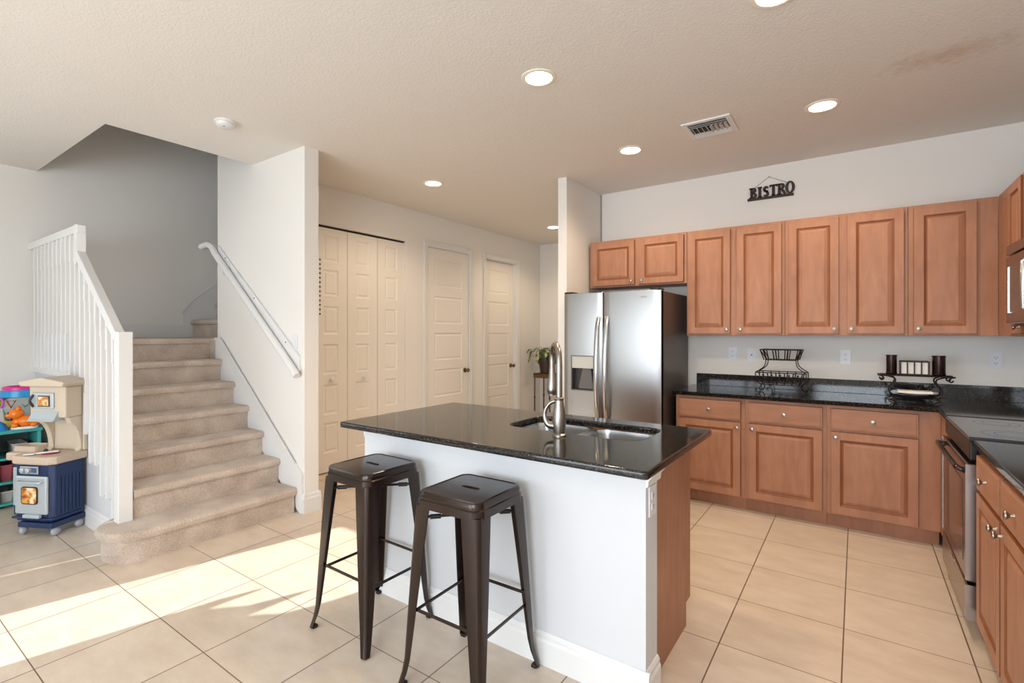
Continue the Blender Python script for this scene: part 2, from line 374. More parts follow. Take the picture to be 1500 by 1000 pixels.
# closet bifold doors
def door_local(name, parent, y0, w_, h, panels, m=DOORW, t=.035):
    """door leaf in local frame: x along width from y0; front -Y"""
    return obj(name, panel_slab(y0, y0+w_, .012, h, -.0, t, panels, DOORP), m, parent, bevel=.002)
bf = bpy.data.objects.new('door_1', None); COL.objects.link(bf); bf['kind'] = 'structure'
bf.location = (XC-.035, 2.44, 0); bf.rotation_euler = (0, 0, PI/2)
H = 2.435; lw = 1.56/4
for i in range(4):
    a = i*lw+.003; b = (i+1)*lw-.003
    rows = [(.20, .50), (.58, .88), (.98, 1.28), (1.38, 1.66), (1.76, 2.02), (2.1, 2.36)]
    lf = door_local('door_leaf', bf, a, b-a, H, [(a+.105, b-.105, z0, z1) for z0, z1 in rows])
    if i in (1, 2):
        bm = bmesh.new(); lathe(bm, [(.008, 0), (.008, .012), (.02, .02), (.024, .032), (.018, .042), (.002, .045)], 20, Matrix.Translation(((a+b)/2, 0, .93)) @ Matrix.Rotation(PI/2, 4, 'X'))
        obj('knob', bm, WHITE, lf, smooth=True)
obj('head_track', B((0, 1.56, -.004, .03, 2.442, 2.455)), BLACK, bf)
obj('closet_backing', B((.0, 1.56, .07, .075, 0, 2.455)), BLACK, bf)
def hinged(n, ya, yb, rec):
    d = bpy.data.objects.new('door_%d' % n, None); COL.objects.link(d); d['kind'] = 'structure'
    d.location = (XC, ya, 0); d.rotation_euler = (0, 0, PI/2); W = yb-ya; top = 2.455
    bm = bmesh.new()
    for a, b, z0, z1 in ((-.058, .004, 0, top+.06), (W-.004, W+.058, 0, top+.06), (.004, W-.004, top-.004, top+.06)):
        box(bm, a, b, -.017, 0, z0, z1)
        box(bm, a+(.0 if a < 0 else .03) if (b-a) < .1 else a, (a+.03 if a < 0 else b) if (b-a) < .1 else b, -.024, -.017, z0 if (b-a) < .1 else top+.03, z1)
    obj('door_casing', bm, WHITE, d, bevel=.003)
    obj('door_jamb', B((0, .012, 0, .1, 0, top), (W-.012, W, 0, .1, 0, top), (.012, W-.012, 0, .1, top-.012, top)), WHITE, d)
    lf = obj('door_leaf', panel_slab(.015, W-.015, .012, top-.016, rec, rec+.035, [(.14, W-.14, z, z+.34) for z in (.14, .6, 1.055, 1.51, 1.97)], DOORP), DOORW, d, bevel=.002)
    bm = bmesh.new(); T = Matrix.Translation((W-.08, rec, .9)) @ Matrix.Rotation(PI/2, 4, 'X')
    lathe(bm, [(.032, 0), (.032, .006), (.014, .01), (.011, .035), (.024, .045), (.028, .058), (.02, .068), (.002, .071)], 22, T)
    obj('door_knob', bm, mat('aged_brass', (120, 100, 80), .3, .9), lf, smooth=True)
    bm = bmesh.new()
    for z in (.3, 1.3, 2.2): box(bm, .006, .018, rec-.006, rec+.002, z-.045, z+.045)
    obj('hinge', bm, NICKEL, lf)
    return d
hinged(2, 4.33, 5.13, .004); hinged(3, 5.49, 6.27, .06)

# ---------------------------------------------------------------- stairs
XN = [-3.555, -3.80, -4.045, -4.285, -4.525, -4.765, -5.0]; RZ = .1923; YS0, YS1 = 1.215, 2.215
st = thing('carpeted_staircase', 'beige carpeted staircase with a rounded bottom step rising to a landing', 'stairs', (0, 0, 0))
def step_mesh(poly, z0, z1, nose=.028):
    """step block whose carpeted top edge bulges out in a rolled nosing"""
    bm = bmesh.new(); n = len(poly); c = Vector((sum(p[0] for p in poly)/n, sum(p[1] for p in poly)/n))
    nr = []
    for i in range(n):
        a = Vector(poly[i-1]); b = Vector(poly[i]); d = Vector(poly[(i+1) % n]); e = ((b-a).normalized()+(d-b).normalized()).normalized()
        nr.append(Vector((e.y, -e.x)))
    rings = []
    for off, z in ((0, z0), (0, z1-.06), (nose*.7, z1-.056), (nose, z1-.04), (nose*1.1, z1-.022), (nose*.7, z1-.006), (0, z1)):
        rings.append([bm.verts.new((poly[i][0]+nr[i].x*off*mask(poly[i]), poly[i][1]+nr[i].y*off*mask(poly[i]), z)) for i in range(n)])
    for a, b in zip(rings, rings[1:]):
        for k in range(n): bm.faces.new((a[k], a[(k+1) % n], b[(k+1) % n], b[k]))
    bm.faces.new(rings[0]); bm.faces.new(rings[-1]); return bm
mask = lambda p: 1.0 if p[1] < 2.19 or p[0] > -3.7 else 1.0
# bottom step with bullnose end wrapping the newel
r0 = .19; cx0 = XN[0]-.028-r0+.0; poly = [(XN[0]-.028, 2.185)]
pts = [(XN[0]-.028, 2.185)]
arc = [(cx0+r0*math.cos(a), 1.235+r0*math.sin(a)) for a in [-PI*k/14 for k in range(0, 15)]]
back = [(XN[1]-.20, 1.235), (XN[1]-.2, 2.185)]
poly = [(XN[0]-.028, 2.185)]+[(XN[0]-.028, y) for y in (1.9, 1.6)]+arc+[(XN[1]-.2, 2.185)]
poly = poly[::-1]
# keep counter-clockwise
ar = sum(poly[i-1][0]*poly[i][1]-poly[i][0]*poly[i-1][1] for i in range(len(poly)))
if ar < 0: poly = poly[::-1]
obj('step', step_mesh(poly, 0, RZ), CARPET, st, smooth=True)
for i in range(1, 6):
    bm = bmesh.new(); z1 = RZ*(i+1); z0 = z1-RZ-.02; f = XN[i]
    pr = [(f-.26, z0), (f-.028, z0), (f-.028, z1-.055), (f-.006, z1-.05), (f+.001, z1-.035), (f, z1-.018), (f-.01, z1-.005), (f-.03, z1), (f-.26, z1)]
    prism(bm, pr, YS0+.004, YS1-.017, 'y'); obj('step', bm, CARPET, st, smooth=True)
zl = RZ*7; f = XN[6]
bm = bmesh.new(); prism(bm, [(XL+.002, zl-.2), (f-.028, zl-.2), (f-.028, zl-.055), (f-.006, zl-.05), (f+.001, zl-.035), (f, zl-.018), (f-.01, zl-.005), (f-.03, zl), (XL+.002, zl)], YS0+.004, YS1-.002, 'y')
box(bm, XL+.002, -4.92, YS1-.002, 2.52, zl-.2, zl)
obj('landing', bm, CARPET, st, smooth=True)
for k in range(8):
    bm = bmesh.new(); z1 = zl+RZ*(k+1); y = 2.46+.25*k
    prism(bm, [(y, z1-RZ-.02 if k else zl), (y+.3, z1-RZ-.02 if k else zl), (y+.3, z1), (y-.0, z1), (y-.022, z1-.01), (y-.028, z1-.03), (y-.02, z1-.05), (y, z1-.055)], XL+.02, -4.904, 'x'); obj('step', bm, CARPET, st, smooth=True)
obj('stair_core', B((-4.98, -4.0, YS0+.05, YS1-.05, 0.0, .35)), CARPET, st)
# skirt boards
bm = bmesh.new(); dz = RZ/.2425
def skz(x): return RZ+(-3.555-x)*dz+.15
prism(bm, [(-3.545, 0.0), (-3.515, .0), (-3.515, .30), (-3.6, .30+.085*dz), (-4.80, skz(-4.80)), (-4.9, skz(-4.80)), (-4.9, 1.0), (-4.6, .8)], YS1-.016, 2.219, 'y')
sk = struct('trim_1', bm, WHITE, bevel=.003)
bm = bmesh.new(); prism(bm, [(-3.60, .30+.085*dz), (-3.60, .318+.085*dz), (-4.80, skz(-4.80)+.02), (-4.9, skz(-4.80)+.02), (-4.9, skz(-4.8)), (-4.80, skz(-4.80))], YS1-.024, YS1-.016, 'y')
struct('trim_2', bm, WHITE)
bm = bmesh.new(); prism(bm, [(1.22, zl), (2.36, zl), (2.36, zl+.13), (1.22, zl+.13)], XL, XL+.016, 'x')
prism(bm, [(2.36, zl), (2.36, zl+.25), (2.46, zl+.40), (3.2, zl+.4+.74*.77), (4.4, zl+.4+1.94*.77), (4.4, zl+.9), (2.6, zl)], XL, XL+.016, 'x')
prism(bm, [(2.36, zl+.25), (2.46, zl+.40), (3.2, zl+.4+.74*.77), (3.2, zl+.43+.74*.77), (2.45, zl+.43), (2.34, zl+.265)], XL+.016, XL+.026, 'x')
struct('trim_3', bm, WHITE, bevel=.002)
# outer side wall of the stairs with stepped top
bm = bmesh.new(); top = [(-3.965, .0), (-3.965, .194), (-3.82, .194), (-3.82, .30)]
for i in range(1, 7):
    top += [(min(XN[i], -3.822), RZ*i+.045 if i > 1 else .30), (min(XN[i], -3.822), RZ*(i+1)-.0)]
top += [(XL, zl), (XL, 0)]
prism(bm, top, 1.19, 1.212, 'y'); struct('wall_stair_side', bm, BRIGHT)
base('baseboard_stair_side', [(-3.965, 1.19, XL+.0, 1.19, 0, -1)])
bm = bmesh.new(); box(bm, XL, -4.93, 1.172, 1.19, zl-.3, zl-.19)
struct('trim_4', bm, WHITE, bevel=.004)

# balustrade
bal = thing('stair_balustrade', 'white wooden balustrade with square newel post beside the carpeted stairs', 'railing', (-3.85, 1.17, 0))
def L(o): o.location = (3.85, -1.17, 0); return o
L(obj('newel_post', B((-3.885, -3.805, 1.135, 1.213, .19, 1.40)), WHITE, bal, bevel=.004))
def railz(x): return 1.335+(-3.9-x)*.765
rp = [(-3.86, railz(-3.86)), (-4.74, railz(-4.74)), (-4.74, 2.19), (XL, 2.19)]
bm = bmesh.new()
def railseg(bm, x0, z0, x1, z1, ya=1.150, yb=1.206, h=.075):
    prism(bm, [(x0, z0-h), (x1, z1-h), (x1, z1-.012), (x1, z1), (x0, z0), (x0, z0-.012)], ya, yb, 'y')
railseg(bm, -3.89, railz(-3.89)+.05, -4.72, railz(-4.72)+.05)
railseg(bm, -4.69, 2.19, XL+.002, 2.19, h=.06)

L(obj('handrail', bm, WHITE, bal, bevel=.012))
L(obj('rail_post', B((-4.745, -4.698, 1.148, 1.208, railz(-4.72)-.06, 2.192)), WHITE, bal, bevel=.003))
x = -3.99; k = 0
while x > XL+.06:
    if x > -4.74: zt = railz(x)+.01; 
    else: zt = 2.15
    n_ = 0
    for i in range(7):
        if x < XN[i]: n_ = i+1
    zb = RZ*min(n_, 7)-.30 if x > -4.93 else zl-.26
    zb = max(zb, .17)
    pts = [(x, 1.172, zb), (x, 1.172, zb+.04)]
    bm = bmesh.new()
    for (za, zc, hw) in ((zb+.012, zb+.30, .0165), (zb+.30, zt-.22, .0135), (zt-.22, zt, .0165)):
        box(bm, x-hw, x+hw, 1.172-hw, 1.172+hw, za, zc)
    # pointed foot
    tube(bm, [(x, 1.172, zb+.013), (x, 1.172, zb)], [.022, .010], 4)
    L(obj('baluster', bm, WHITE, bal, bevel=.002)); x -= .112; k += 1

# wall handrail
wh = thing('wall_handrail', 'white sloping handrail on a flat board fixed to the wall right of the stairs', 'handrail', (-4.1, 2.2, 1.6))
def WL(o): o.location = (4.1, -2.2, -1.6); return o
def hz(x): return 1.13+(-3.52-x)*.772
bm = bmesh.new(); prism(bm, [(-3.55, hz(-3.55)-.06), (-3.63, hz(-3.63)-.13), (-4.86, hz(-4.86)-.13), (-4.86, hz(-4.86)+.04), (-3.55, hz(-3.55)+.06)], 2.202, 2.219, 'y')
WL(obj('backing_board', bm, WHITE, wh, bevel=.002))
bm = bmesh.new()
tube(bm, [(-3.53, 2.172, hz(-3.53)-.075), (-3.56, 2.172, hz(-3.56)-.065), (-4.84, 2.172, hz(-4.84)-.03), (-4.90, 2.172, hz(-4.9)-.01), (-4.96, 2.165, hz(-4.93)-.0), (-5.10, 2.165, hz(-4.93)-.01)], .028, 14)
WL(obj('rail', bm, WHITE, wh, smooth=True))
for x in (-3.72, -4.2, -4.7):
    bm = bmesh.new(); tube(bm, [(x, 2.205, hz(x)-.12), (x, 2.18, hz(x)-.12), (x, 2.172, hz(x)-.08)], .008, 8); WL(obj('bracket', bm, WHITE, wh, smooth=True))
    bm = bmesh.new(); ball(bm, (x-.01, 2.2, hz(x)+.035), .005, 8); WL(obj('screw', bm, IRON, wh))

# ---------------------------------------------------------------- outlets and switches
def outlet_proto(name, label, cat, kind, loc, rz, group=None, w_=.072, h=.115):
    t = thing(name, label, cat, loc, rz, group)
    bm = bmesh.new(); prism(bm, rrect(-w_/2, w_/2, -h/2, h/2, .006), -.006, 0, 'y'); obj('cover_plate', bm, PLATEW, t, bevel=.0015)
    if kind == 'outlet':
        for dz in (-.02, .02):
            bm = bmesh.new(); prism(bm, rrect(-.017, .017, dz-.0145, dz+.0145, .008), -.0085, -.006, 'y'); rc = obj('receptacle', bm, PLATEW, t)
            bm = B((-.008, -.0055, -.0092, -.0085, dz-.003, dz+.006), (.0055, .008, -.0092, -.0085, dz-.003, dz+.006), (-.002, .002, -.0092, -.0085, dz-.010, dz-.006))
            obj('slots', bm, BLACK, rc)
    elif kind == 'jack':
        bm = bmesh.new(); prism(bm, [(.006*math.cos(a), .006*math.sin(a)) for a in [2*PI*k/12 for k in range(12)]], -.008, -.006, 'y'); obj('jack', bm, BLACK, t)
    else:
        bm = bmesh.new(); prism(bm, rrect(-.016, .016, -.033, .033, .003), -.0095, -.006, 'y'); obj('rocker', bm, PLATEW, t)
    return t
outlet_proto('wall_outlet', 'white double outlet on the kitchen wall nearest the refrigerator', 'outlet', 'outlet', (-.915, YK, 1.21), 0)
outlet_proto('phone_jack', 'white wall plate with a single round jack just left of the wire basket stand', 'wall plate', 'jack', (-.76, YK, 1.20), 0)
outlet_proto('wall_outlet', 'white double outlet on the kitchen wall between the two counter racks', 'outlet', 'outlet', (-.074, YK, 1.20), 0)
outlet_proto('wall_outlet', 'white double outlet on the kitchen wall in the corner above the range', 'outlet', 'outlet', (.80, YK, 1.20), 0)
outlet_proto('wall_outlet', 'white double outlet on the narrow white end of the kitchen island', 'outlet', 'outlet', (-.642, 1.852, .755), PI/2)
outlet_proto('light_switch', 'white light switch plate on the stair wall by the handrail', 'switch', 'switch', (-3.63, 2.22, 1.32), 0)

# beads on the wall corner
bm = bmesh.new()
for k in range(13): ball(bm, (0, 0, -.036*k), .007, 8)
tube(bm, [(0, 0, .01), (0, 0, -.44)], .001, 4)
tag(obj('bead_strand', bm, IRON, loc=(-3.494, 2.349, 1.975)), 'strand of small dark beads hanging at the far corner of the white column wall', 'beads')

# ---------------------------------------------------------------- kitchen cabinets
def knob(parent, x, y, z):
    bm = bmesh.new(); lathe(bm, [(.009, 0), (.006, .004), (.005, .014), (.012, .020), (.0155, .025), (.0145, .029), (.002, .032)], 18, Matrix.Translation((x, y, z)) @ Matrix.Rotation(PI/2, 4, 'X'))
    return obj('knob', bm, NICKEL, parent, smooth=True)
def cdoor(parent, x0, x1, z0, z1, y, kx, kz, st_=.052):
    d = obj('door', panel_slab(x0, x1, z0, z1, y-.02, y, [(x0+st_, x1-st_, z0+st_, z1-st_)], RAISED, (0, 1, 2, 3)), WOOD, parent, bevel=.0025); d.data.materials.append(GLAZE_SHADE)
    obj('gap_shade', B((x0-.003, x1+.003, y-.007, y, z0-.003, z1+.003)), GLAZE_SHADE, d)  # oversize dark plate paints the shadow gap around the door
    knob(d, kx, y-.02, kz); return d
def cdrawer(parent, x0, x1, z0, z1, y):
    d = obj('drawer', panel_slab(x0, x1, z0, z1, y-.02, y, [(x0+.008, x1-.008, z0+.008, z1-.008)], [(.004, -.002)]), WOODH, parent, bevel=.003)
    obj('gap_shade', B((x0-.003, x1+.003, y-.007, y, z0-.003, z1+.003)), GLAZE_SHADE, d)  # dark plate again, painted shadow gap around the drawer
    knob(d, (x0+x1)/2, y-.02, (z0+z1)/2); return d
BF = 4.20  # face-frame plane of the base cabinets; doors stand 2 cm proud
def base_cab(x0, x1, label, doors, drawers, loc=(0, 0, 0), rz=0, depth=.585, yf=0, toe=True):
    t = thing('base_cabinet', label, 'cabinet', loc, rz, 'base cabinets')
    obj('body', B((x0, x1, yf, yf+depth, .105, .882), (x0, x1, yf+.065, yf+depth, 0, .105)), WOOD, t, bevel=.001)
    for a, b, ks in doors: cdoor(t, a, b, .118, .692, yf, ks, .655)
    for a, b in drawers: cdrawer(t, a, b, .712, .855, yf)
    return t
base_cab(0, .532, 'base cabinet nearest the refrigerator, with one drawer above one door', [(.03, .50, .475)], [(.03, .50)], (-1.245, BF, 0))
base_cab(0, .535, 'middle base cabinet below the wire basket stand, drawer above one door', [(.025, .508, .05)], [(.025, .508)], (-.712, BF, 0))
base_cab(0, .62, 'base cabinet beside the range corner, below the two tier shelf stand', [(.026, .507, .052)], [(.026, .507)], (-.176, BF, 0))
# right run, faces -X : local x -> -Y
XF = .452
t = base_cab(0, .93, 'two door two drawer base cabinet right of the range', [(.03, .455, .425), (.475, .90, .505)], [(.03, .455), (.475, .90)], (XF, 2.985, 0), -PI/2, depth=.63)
struct('trim_5', B((.4445, .458, 3.79, BF-.001, .105, .882), (.50, .52, 3.79, 4.25, 0, .105)), WOOD)

UF = 4.48
def wall_cab(x0, x1, z0, z1, label, doors, loc, rz=0, depth=.305):
    t = thing('wall_cabinet', label, 'cabinet', loc, rz, 'wall cabinets')
    obj('body', B((x0, x1, 0, depth, z0, z1)), WOOD, t, bevel=.0015)
    for a, b, kx in doors: cdoor(t, a, b, z0+.016, z1-.024, 0, kx, z0+.052)
    return t
wall_cab(0, .94, 1.835, 2.288, 'short two door wall cabinet above the refrigerator', [(.032, .462, .435), (.508, .915, .535)], (-2.175, UF, 0))
wall_cab(0, .763, 1.372, 2.288, 'tall two door wall cabinet just right of the refrigerator', [(.02, .358, .33), (.41, .74, .437)], (-1.233, UF, 0))
wall_cab(0, .765, 1.372, 2.288, 'tall two door wall cabinet in the middle of the kitchen wall', [(.026, .356, .33), (.41, .742, .437)], (-.468, UF, 0))
wall_cab(0, .462, 1.372, 2.288, 'tall one door wall cabinet at the corner end of the kitchen wall', [(.030, .355, .057)], (.299, UF, 0))
wall_cab(0, .66, 1.372, 2.288, 'narrow wall cabinet on the right wall between corner and microwave', [(.345, .635, .608)], (.762, 4.48, 0), -PI/2, depth=.32)
wall_cab(0, .76, 1.88, 2.288, 'short wall cabinet above the microwave', [(.03, .37, .34), (.39, .73, .42)], (.762, 3.815, 0), -PI/2, depth=.32)

# countertops
bs = thing('kitchen_countertop', 'black speckled granite countertop along the kitchen wall with low backsplash', 'countertop', (0, 0, 0))
plate('slab', [(-1.262, 4.147), (.425, 4.147), (.425, 3.79), (XR-.002, 3.79), (XR-.002, YK-.002), (-1.262, YK-.002)], [], .883, .914, GRAN, bs, bevel=.006)
obj('backsplash', B((-1.225, XR-.002, YK-.022, YK-.001, .914, 1.02), (XR-.022, XR-.002, 3.79, YK-.022, .914, 1.02)), GRAN, bs, bevel=.002)
cs = thing('side_countertop', 'black granite countertop at the lower right, on the near side of the range', 'countertop', (0, 0, 0))
plate('slab', [(.425, 1.1), (XR-.002, 1.1), (XR-.002, 3.005), (.425, 3.005)], [], .883, .914, GRAN, cs, bevel=.006)
obj('backsplash', B((XR-.022, XR-.002, 1.1, 3.005, .914, 1.02)), GRAN, cs, bevel=.002)

# ---------------------------------------------------------------- range
rg = thing('kitchen_range', 'stainless steel range with smooth black glass cooktop on the right wall', 'range', (.45, 3.785, 0), -PI/2)
W = .765  # local x 0..W toward the viewer, local y depth (+ into wall)
obj('body', B((.004, W-.004, .0, .60, .07, .9)), DSTEEL, rg)
obj('oven_door', B((.004, W-.004, -.042, -.003, .265, .80)), DSTEEL, rg, bevel=.005)
od = obj('oven_window', B((.09, W-.09, -.0435, -.04, .33, .70)), BLACKG, rg)
obj('door_edge_trim', B((.005, .02, -.0445, -.04, .27, .795)), STEEL, rg, bevel=.001); obj('door_edge_trim', B((W-.02, W-.0025, -.0445, -.0, .27, .795)), STEEL, rg, bevel=.001)
obj('storage_drawer', B((.004, W-.004, -.042, -.003, .085, .25)), DSTEEL, rg, bevel=.005)
obj('drawer_edge_trim', B((W-.02, W-.0025, -.0445, -.0, .088, .248)), STEEL, rg, bevel=.001)
obj('control_strip', B((.004, W-.004, -.03, -.0, .815, .90)), BLACK, rg, bevel=.006)
bm = bmesh.new(); tube(bm, smoothp([(.05, -.040, .755), (.05, -.060, .765), (.09, -.070, .768), (W/2, -.072, .768), (W-.09, -.070, .768), (W-.05, -.060, .765), (W-.05, -.040, .755)], 5), .0125, 10)
obj('oven_handle', bm, mat('dark_handle', (70, 60, 56), .25, .9), rg, smooth=True)
ct = plate('cooktop', rrect(.002, W-.002, -.03, .6, .012), [], .9, .917, BLACKG, rg, bevel=.004)
for a in (0, W-.018): obj('cooktop_frame', B((a, a+.018, -.031, .6, .905, .9205)), BLACK, rg, bevel=.002)
BRG = mat('burner_ring_print', (70, 70, 70), .2)
for bx, by, br in ((.2, .15, .09), (.56, .15, .11), (.2, .43, .08), (.56, .43, .08)):
    bm = bmesh.new()
    for rr_ in (br, br*.6):
        lathe(bm, [(rr_-.002, .9172), (rr_+.002, .9172)], 40, Matrix.Translation((bx, by, 0)), caps=False)
    obj('burner_mark', bm, BRG, rg)
bm = bmesh.new(); box(bm, .34, .42, -.0445, -.042, .225, .238); obj('badge', bm, STEEL, rg)
for a in (.05, W-.1): obj('foot', B((a, a+.05, .02, .1, 0, .07)), BLACK, rg)

# microwave
mw = thing('microwave', 'stainless over the range microwave with dark window on the right wall', 'microwave', (.69, 3.812, 1.43), -PI/2)
obj('body', B((0, .76, .02, .39, 0, .44)), BLACK, mw)
obj('door', B((0, .57, -.012, .019, .012, .375)), DSTEEL, mw, bevel=.004)
obj('door_window', B((.07, .46, -.014, -.011, .075, .315)), BLACKG, mw)
obj('window_trim', B((.058, .07, -.018, -.011, .07, .32)), STEEL, mw)
obj('vent_strip', B((0, .76, -.012, .019, .385, .438)), DSTEEL, mw, bevel=.003)
obj('control_panel', B((.575, .76, -.012, .019, .012, .375)), BLACKG, mw, bevel=.003)
bm = bmesh.new(); tube(bm, [(.53, -.012, .06), (.53, -.05, .08), (.53, -.05, .30), (.53, -.012, .32)], .010, 10); obj('handle', bm, STEEL, mw, smooth=True)

# ---------------------------------------------------------------- refrigerator
fr = thing('refrigerator', 'side by side stainless steel refrigerator with dispenser in the left door', 'refrigerator', (-2.188, 3.95, 0))
FW = .893; FH = 1.745; DX = .385
obj('body', B((.005, FW-.003, .075, .80, .02, FH-.008)), GREYF, fr, bevel=.004)
def fdoor(name, x0, x1, holes=None):
    """gently bowed stainless door"""
    bm = bmesh.new(); n = 14; F = []; Bk = []
    zs_ = [.06, FH]
    hx = holes
    def yb(x): u = (x-(x0+x1)/2)/((x1-x0)/2); return .012*u*u+ (.012 if abs(u) > .995 else 0)
    xs = [x0+(x1-x0)*k/n for k in range(n+1)]
    if hx: xs = sorted(set(xs) | {hx[0], hx[1]}); xs = [x for x in xs if not any(0 < abs(x-h) < .006 for h in hx[:2])]
    zz = [.06, FH] if not hx else [.06, hx[2], hx[3], FH]
    g = {(i, j): bm.verts.new((x, yb(x), z)) for i, x in enumerate(xs) for j, z in enumerate(zz)}
    gb = {(i, j): bm.verts.new((x, .07, z)) for i, x in enumerate(xs) for j, z in enumerate(zz)}
    for i in range(len(xs)-1):
        for j in range(len(zz)-1):
            hole = hx and hx[0] < (xs[i]+xs[i+1])/2 < hx[1] and j == 1
            for G in (g, gb):
                if hole: continue
                bm.faces.new((G[i, j], G[i+1, j], G[i+1, j+1], G[i, j+1]))
        for j in (0, len(zz)-1): bm.faces.new((g[i, j], g[i+1, j], gb[i+1, j], gb[i, j]))
    for i in (0, len(xs)-1):
        for j in range(len(zz)-1): bm.faces.new((g[i, j], g[i, j+1], gb[i, j+1], gb[i, j]))
    if hx:
        ia, ib = xs.index(hx[0]), xs.index(hx[1])
        for i in range(ia, ib):
            for j in (1, 2): bm.faces.new((g[i, j], g[i+1, j], gb[i+1, j], gb[i, j]))
        for i in (ia, ib): bm.faces.new((g[i, 1], g[i, 2], gb[i, 2], gb[i, 1]))
    return obj(name, bm, FSTEEL, fr, smooth=True, bevel=.004)
ld = fdoor('freezer_door', 0, DX-.003, (.088, .300, .888, 1.188))
rd = fdoor('fridge_door', DX+.003, FW)
def fhandle(par, x):
    bm = bmesh.new(); n = 16; pts = []
    z0, z1 = .62, 1.53
    for k in range(n+1):
        t = k/n; pts.append((x, .0-.062*math.sin(PI*t)**.55-.0, z0+(z1-z0)*t))
    # flat section bar
    rings = []
    for k, p in enumerate(pts):
        a = pts[max(k-1, 0)]; b = pts[min(k+1, n)]; d = Vector((b[0]-a[0], b[1]-a[1], b[2]-a[2])).normalized(); nn = Vector((0, -d.z, d.y))
        q = Vector(p); hw = .016; th = .011
        rings.append([bm.verts.new(q+Vector((sx*hw, 0, 0))+nn*sy*th) for sx, sy in ((-1, -.6), (-.6, -1), (.6, -1), (1, -.6), (1, .6), (.6, 1), (-.6, 1), (-1, .6))])
    for a, b in zip(rings, rings[1:]):
        for i in range(8): bm.faces.new((a[i], a[(i+1) % 8], b[(i+1) % 8], b[i]))
    bm.faces.new(rings[0]); bm.faces.new(rings[-1]); obj('handle', bm, STEEL, par, smooth=True)
fhandle(ld, DX-.035); fhandle(rd, DX+.045)
dp = obj('dispenser_frame', B((.083, .305, -.003, .014, .882, .889), (.083, .305, -.003, .014, 1.187, 1.194), (.082, .089, -.003, .014, .882, 1.194), (.299, .306, -.003, .014, .882, 1.194)), mat('dispenser_bezel', (120, 118, 116), .3, .6), ld, bevel=.001)
obj('dispenser_cavity', B((.088, .300, .060, .068, .888, 1.08), (.088, .092, .014, .06, .888, 1.08), (.296, .300, .014, .06, .888, 1.08), (.088, .300, .014, .06, .888, .894)), mat('dispenser_dark_plastic', (58, 52, 50), .35), ld)
obj('dispenser_panel', B((.089, .299, .003, .06, 1.08, 1.187)), mat('dispenser_silver_panel', (206, 204, 196), .3, .3), ld, bevel=.002)
bm = bmesh.new(); prism(bm, [(.140, .896), (.285, .896), (.262, 1.08), (.182, 1.08)], .028, .05, 'y'); obj('dispenser_paddle', bm, mat('paddle_grey', (110, 106, 104), .3), ld, bevel=.004)
bm = bmesh.new(); prism(bm, [(.75+.032*math.cos(a), 1.69+.009*math.sin(a)) for a in [2*PI*k/20 for k in range(20)]], -.0, .012, 'y'); obj('badge', bm, NICKEL, rd)
obj('kick_plate', B((.02, FW-.02, .03, .07, .012, .055)), BLACK, fr)
obj('hinge_cover', B((.01, .09, .01, .12, FH+.0, FH+.016), (FW-.09, FW-.01, .01, .12, FH+.0, FH+.016)), BLACK, fr, bevel=.003)
for x in (.06, FW-.06): obj('foot', B((x-.02, x+.02, .1, .14, 0, .02)), BLACK, fr)

# ---------------------------------------------------------------- island
IX0, IX1 = -2.245, -.642; IY0, IY1 = 1.79, 1.915
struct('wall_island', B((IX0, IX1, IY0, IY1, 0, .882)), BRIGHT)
base('baseboard_island', [(IX0, IY0, IX1+.016, IY0, 0, -1), (IX1, IY0-.004, IX1, IY1, 1, 0), (IX0, IY1, IX0, IY0-.016, -1, 0)])
# little crown under the slab
bm = bmesh.new()
for x0, y0, x1, y1, nx, ny in ((IX1, IY0, IX1, IY1+.02, 1, 0), (IX0, IY1, IX0, IY0, -1, 0)):
    pr = [(0, .815), (.008, .82), (.010, .842), (.024, .858), (.030, .882), (0, .882)]
    A = [bm.verts.new((x0+nx*d, y0+ny*d, z)) for d, z in pr]; C = [bm.verts.new((x1+nx*d, y1+ny*d, z)) for d, z in pr]
    bm.faces.new(A); bm.faces.new(C)
    for i in range(6): bm.faces.new((A[i], A[(i+1) % 6], C[(i+1) % 6], C[i]))
struct('trim_6', bm, WHITE)
ic = thing('island_cabinet', 'brown wooden island cabinet behind the white knee wall, under the sink', 'cabinet', (0, 0, 0))
IB = 2.475
obj('body', B((IX0+.01, -.68, IY1+.001, IB-.075, 0, .11), (IX0+.01, -.68, IY1+.001, IB, .11, .66), (IX0+.01, -1.6, IY1+.001, IB, .66, .882), (-.74, -.68, IY1+.001, IB, .66, .882), (-1.6, -.74, IB-.012, IB, .66, .882)), WOOD, ic)
obj('end_panel', B((-.68, -.666, IY1+.001, IB-.07, 0, .882), (-.68, -.666, IB-.07, IB, .11, .882)), WOOD, ic, bevel=.001)
for a, b, k_ in ((-2.22, -1.86, -1.89), (-1.84, -1.48, -1.81), (-1.46, -1.08, -1.11), (-1.06, -.70, -1.03)):
    d = obj('door', B((a, b, IB, IB+.02, .12, .69)), WOOD, ic, bevel=.003)
    d2 = obj('drawer', B((a, b, IB, IB+.02, .71, .855)), WOODH, ic, bevel=.003)
hol = [rrect(-1.50, -.785, 2.09, 2.445, .07, 8)]
it = plate('island_countertop', rrect(-2.292, -.587, 1.655, 2.58, .02), hol, .883, .914, GRAN, None, bevel=.008)
tag(it, 'dark speckled granite slab topping the kitchen island, cut out for the sink', 'countertop')
